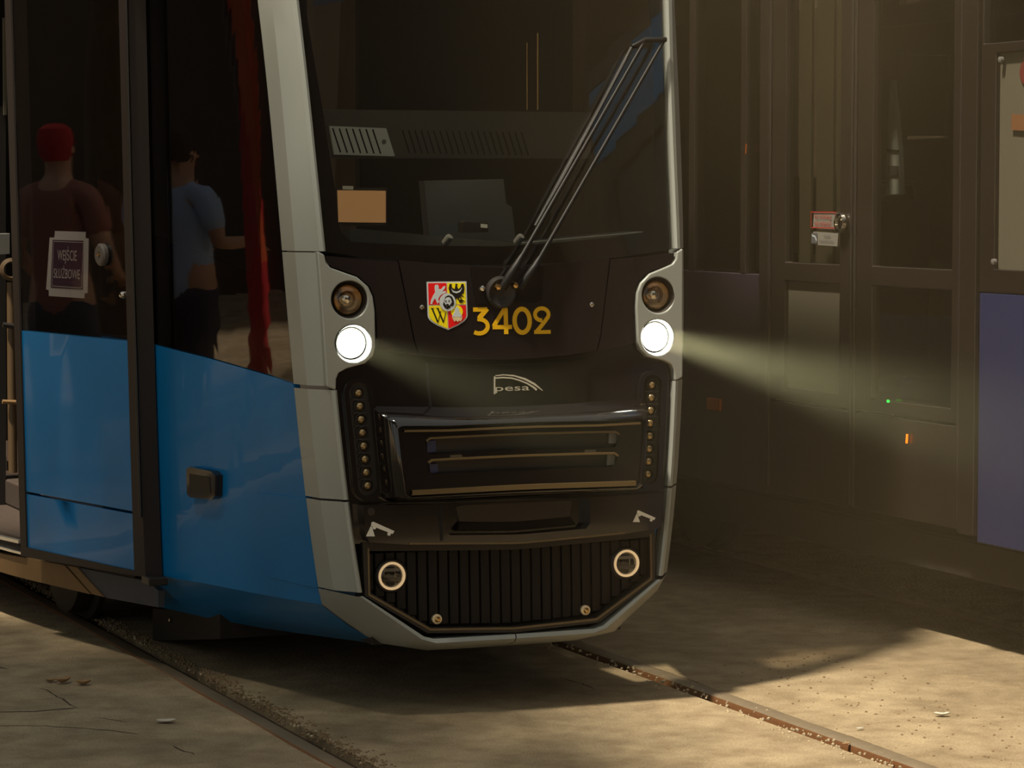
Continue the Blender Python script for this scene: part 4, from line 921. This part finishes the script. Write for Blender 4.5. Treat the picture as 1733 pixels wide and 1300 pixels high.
# tree beside the track: its crown shades the near corner of the ground
M['bark'] = mat('bark', srgb(92, 76, 60), .9, noise=.4, nscale=14, bump=.6, bscale=18)
M['foliage'] = mat('foliage', srgb(74, 102, 44), .6, noise=.4, nscale=1.2)
def tree(base, h0, cen, rad, n, label):
    t = empty('street_tree', label, 'tree', loc=(0, 0, 0)); b = Vector(base); c = Vector(cen)
    tube('trunk', [b, b + (c - b) * .3 + Vector((.1, .05, 0)), b + (c - b) * .62, c], [.24, .19, .15, .05], 'bark', t, seg=12)
    for k in range(9):
        a = k * 2.4; s = b + (c - b) * (.5 + .05 * k); e = c + Vector((math.cos(a) * rad[0] * .7, math.sin(a) * rad[1] * .7, rad[2] * (rnd.random() - .4)))
        tube('branch', [s, s.lerp(e, .5) + Vector((0, 0, .3)), e], [.07, .05, .02], 'bark', t, seg=6)
    V = []; Fc = []
    for k in range(n):
        while True:
            p = Vector((rnd.uniform(-1, 1), rnd.uniform(-1, 1), rnd.uniform(-1, 1)))
            if .15 < p.length < 1: break
        p = c + Vector((p.x * rad[0], p.y * rad[1], p.z * rad[2])); s = rnd.uniform(.06, .14)
        u = Vector((rnd.gauss(0, 1), rnd.gauss(0, 1), rnd.gauss(0, .5))).normalized(); v = u.cross(Vector((rnd.gauss(0, 1), rnd.gauss(0, 1), rnd.gauss(0, 1)))).normalized(); q = len(V)
        V += [p - u * s, p + v * s * .5 + u.cross(v) * s * .1, p + u * s, p - v * s * .5 + u.cross(v) * s * .1]; Fc.append((q, q + 1, q + 2, q + 3))
    o = mk('foliage', V, Fc, 'foliage', t); o['kind'] = 'stuff'
    return t
tree((-6.0, .2, 0), 0, (-5.7, -1.0, 7.2), (2.8, 3.4, 2.2), 14000, 'leafy street tree whose crown shades the ground beside the tram nose')
tree((-6.4, 8.4, 0), 0, (-6.2, 7.4, 7.0), (3.4, 4.4, 2.4), 14000, 'leafy street tree further back beside the tram door side')
tree((-7.5, -8.0, 0), 0, (-7.6, -8.0, 7.4), (3.0, 3.0, 2.2), 9000, 'leafy street tree standing off to the side of the viewpoint')

# people and a banner on the pavement, caught in the side glass
M['skin'] = mat('skin', srgb(196, 150, 122), .6); M['shirt'] = mat('pale_blue_shirt', srgb(168, 190, 226), .8); M['trousers'] = mat('dark_trousers', srgb(58, 60, 74), .85)
M['redcap'] = mat('red_cap', srgb(176, 30, 32), .8); M['hair'] = mat('brown_hair', srgb(60, 44, 34), .8); M['tee'] = mat('faded_tee', srgb(150, 96, 86), .85); M['shoe'] = mat('shoe', srgb(40, 36, 34), .7); M['flagred'] = mat('banner_red', srgb(205, 24, 36), .7); M['flagorange'] = mat('banner_orange', srgb(226, 92, 40), .7)
def skin_mesh(name, nodes, edges, m, parent, root=0, sub=2):
    me = bpy.data.meshes.new(name); me.from_pydata([n[0] for n in nodes], edges, []); me.materials.append(M[m])
    o = bpy.data.objects.new(name, me); COL.objects.link(o); o.parent = parent
    k = o.modifiers.new('skin', 'SKIN'); k.use_smooth_shade = True
    if not me.skin_vertices: me.attributes  # layer is made by the modifier below
    bpy.context.view_layer.objects.active = o
    bpy.context.view_layer.update()
    for i, n in enumerate(nodes):
        r = n[1] if isinstance(n[1], tuple) else (n[1], n[1]); v = me.skin_vertices[0].data[i]; v.radius = r; v.use_root = (i == root)
    d = o.modifiers.new('smooth', 'SUBSURF'); d.levels = sub; d.render_levels = sub
    return o
def person(loc, rz, shirt, label, cap=None, reach=0.0):
    p = empty('person', label, 'person', 'bystanders on the pavement', loc=loc); p.rotation_euler.z = rz
    N = [((0, 0, .96), (.14, .10)), ((0, 0, 1.12), (.13, .10)), ((0, 0, 1.30), (.15, .11)), ((0, .0, 1.45), (.10, .08)), ((0, .01, 1.53), .055), ((0, .02, 1.60), .07), ((0, .03, 1.68), (.078, .095)), ((0, .02, 1.75), (.06, .075))]
    Ed = [(i, i + 1) for i in range(7)]
    for s in (-1, 1):
        b = len(N); fy = .10 + reach * .22; fz = 1.0 + reach * .30
        N += [((s * .17, 0, 1.43), .06), ((s * .23, -.02 + reach * .05, 1.17), .045), ((s * .22, fy, fz), .030), ((s * .21, fy + .07, fz - .05 + reach * .05), (.036, .02))]
        Ed += [(3, b), (b, b + 1), (b + 1, b + 2), (b + 2, b + 3)]
        for q in range(4):
            c = len(N); N += [((s * (.185 + .018 * q), fy + .12, fz - .08 + reach * .06), .009), ((s * (.185 + .018 * q), fy + .15 - abs(q - 1.5) * .006, fz - .11 + reach * .05), .008)]; Ed += [(b + 3, c), (c, c + 1)]
        c = len(N); N += [((s * .165, fy + .07, fz - .05), .010), ((s * .15, fy + .10, fz - .07), .009)]; Ed += [(b + 3, c), (c, c + 1)]
        b = len(N); N += [((s * .10, 0, .88), .095), ((s * .11, .02, .50), .065), ((s * .11, -.02, .10), .042), ((s * .12, .12, .04), .035)]
        Ed += [(0, b), (b, b + 1), (b + 1, b + 2), (b + 2, b + 3)]
    skin_mesh('body', N, Ed, 'skin', p)
    SN = [((0, 0, .78), (.17, .13)), ((0, 0, .96), (.165, .125)), ((0, 0, 1.14), (.155, .12)), ((0, 0, 1.32), (.17, .125)), ((0, 0, 1.45), (.105, .085)), ((0, .005, 1.53), (.068, .066))]; SE = [(0, 1), (1, 2), (2, 3), (3, 4), (4, 5)]
    for s in (-1, 1):
        b = len(SN); SN += [((s * .175, 0, 1.43), .078), ((s * .215, -.015 + reach * .03, 1.22), .066)]; SE += [(4, b), (b, b + 1)]
    skin_mesh('shirt', SN, SE, shirt, p)
    TN = [((0, 0, .98), (.155, .115)), ((0, 0, .90), (.15, .115))]; TE = [(0, 1)]
    for s in (-1, 1):
        b = len(TN); TN += [((s * .10, 0, .82), .105), ((s * .11, .02, .50), .08), ((s * .11, -.02, .12), .062)]; TE += [(1, b), (b, b + 1), (b + 1, b + 2)]
    skin_mesh('trousers', TN, TE, 'trousers', p)
    for s in (-1, 1): skin_mesh('shoe', [((s * .11, -.05, .045), .045), ((s * .115, .06, .042), .046), ((s * .12, .17, .035), .036)], [(0, 1), (1, 2)], 'shoe', p)
    revolve('cap' if cap else 'hair', [(.062, -.09), (.082, -.06), (.090, 0), (.092, .03), (.080, .07), (.045, .095), (0, .10)], (0, -.004, 1.70), (0, 0, 1), cap or 'hair', p, seg=20)
    if cap: loft('peak', [[Vector((x, .09 + .07 * (1 - (x / .07) ** 2) * t, 1.705 - .012 * t)) for x in (-.07, -.045, 0, .045, .07)] for t in (0, .5, 1)], cap, p)
    for s in (-1, 1):
        revolve('eye', [(.010, 0), (.006, .004), (0, .005)], (s * .030, .118, 1.675), (0, 1, 0), 'dark', p, seg=8)
        revolve('ear', [(.020, 0), (.018, .008), (0, .010)], (s * .076, .02, 1.665), (s, 0, 0), 'skin', p, seg=10)
    tube('nose', [(0, .118, 1.675), (0, .138, 1.645), (0, .120, 1.635)], [.008, .013, .008], 'skin', p); tube('mouth', [(-.022, .112, 1.605), (0, .118, 1.602), (.022, .112, 1.605)], .005, 'redcap', p)
    return p
person((-4.6, 5.7, 0), math.radians(85), 'shirt', 'person in a pale blue shirt and dark trousers standing by the tram side', None, .6)
person((-3.9, 5.6, 0), math.radians(60), 'tee', 'person in a red cap and faded top standing near the tram door', 'redcap', .2)
def feather_flag(x, y):
    f = empty('feather_flag', 'tall red feather banner on a curved pole', 'banner', loc=(x, y, 0))
    P = [Vector((0, 0, 0)), Vector((0, 0, 1.2)), Vector((.02, 0, 2.2)), Vector((.10, 0, 2.8)), Vector((.26, 0, 3.05)), Vector((.42, 0, 3.0))]
    tube('pole', P, [.016, .014, .012, .010, .008, .006], 'grey', f); revolve('foot', [(.28, 0), (.28, .03), (.06, .05), (0, .05)], (0, 0, 0), (0, 0, 1), 'matte', f)
    rows = []
    for k in range(13):
        t = k / 12; z = .55 + 2.45 * t; xl = .02 + (.24 * max(0, (t - .72) / .28) ** 1.6); xr = .46 - .08 * (1 - t); rows.append([Vector((xl + (xr - xl) * j / 5, .03 * math.sin(j * 1.3 + k * .5), z - .05 * (j / 5) * t)) for j in range(6)])
    o = loft('banner_cloth', rows, ['flagred', 'flagorange'], f)
    for q in o.data.polygons: q.material_index = 1 if q.center.x > .28 and q.center.z > 1.1 or q.center.z > 2.4 else 0
    md = o.modifiers.new('thickness', 'SOLIDIFY'); md.thickness = .003
    f.rotation_euler.z = math.radians(-60)
    return f
feather_flag(-3.3, 3.6)

# ================================================================== dusty haze drifting between the two trams
def haze():
    m = bpy.data.materials.new('dusty_haze'); m.use_nodes = True; nt = m.node_tree; nt.nodes.clear()
    o = nt.nodes.new('ShaderNodeOutputMaterial'); sc = nt.nodes.new('ShaderNodeVolumePrincipled')
    sc.inputs['Color'].default_value = (.72, .54, .31, 1); sc.inputs['Anisotropy'].default_value = .25
    tc = nt.nodes.new('ShaderNodeTexCoord'); sep = nt.nodes.new('ShaderNodeSeparateXYZ'); nt.links.new(tc.outputs['Object'], sep.inputs[0])
    def mr(src, a, b, c, d):
        n = nt.nodes.new('ShaderNodeMapRange'); n.interpolation_type = 'SMOOTHSTEP'
        for i, v in zip((1, 2, 3, 4), (a, b, c, d)): n.inputs[i].default_value = v
        nt.links.new(src, n.inputs[0]); return n.outputs[0]
    def mul(a, b):
        n = nt.nodes.new('ShaderNodeMath'); n.operation = 'MULTIPLY'
        for i, v in enumerate((a, b)):
            if isinstance(v, (int, float)): n.inputs[i].default_value = v
            else: nt.links.new(v, n.inputs[i])
        return n.outputs[0]
    gx = mr(sep.outputs['X'], -.5, 1.1, .13, 1.0)
    gy = mr(sep.outputs['Y'], -2.6, -.3, 0.0, 1.0)
    nz = nt.nodes.new('ShaderNodeTexNoise'); nz.inputs['Scale'].default_value = 1.1; nz.inputs['Detail'].default_value = 2; nt.links.new(tc.outputs['Object'], nz.inputs['Vector'])
    nn = mr(nz.outputs['Fac'], .3, .7, .5, 1.3)
    nt.links.new(mul(mul(mul(gx, gy), nn), .064), sc.inputs['Density'])
    nt.links.new(sc.outputs[0], o.inputs['Volume']); M['haze'] = m
    v, f = box_geo((-.6, -3.2, .012), (1.765, 5.0, 2.9))
    h = mk('haze', v, f, 'haze', None); return tag(h, 'brown dusty haze drifting between the two trams', 'haze', kind='stuff')
haze()
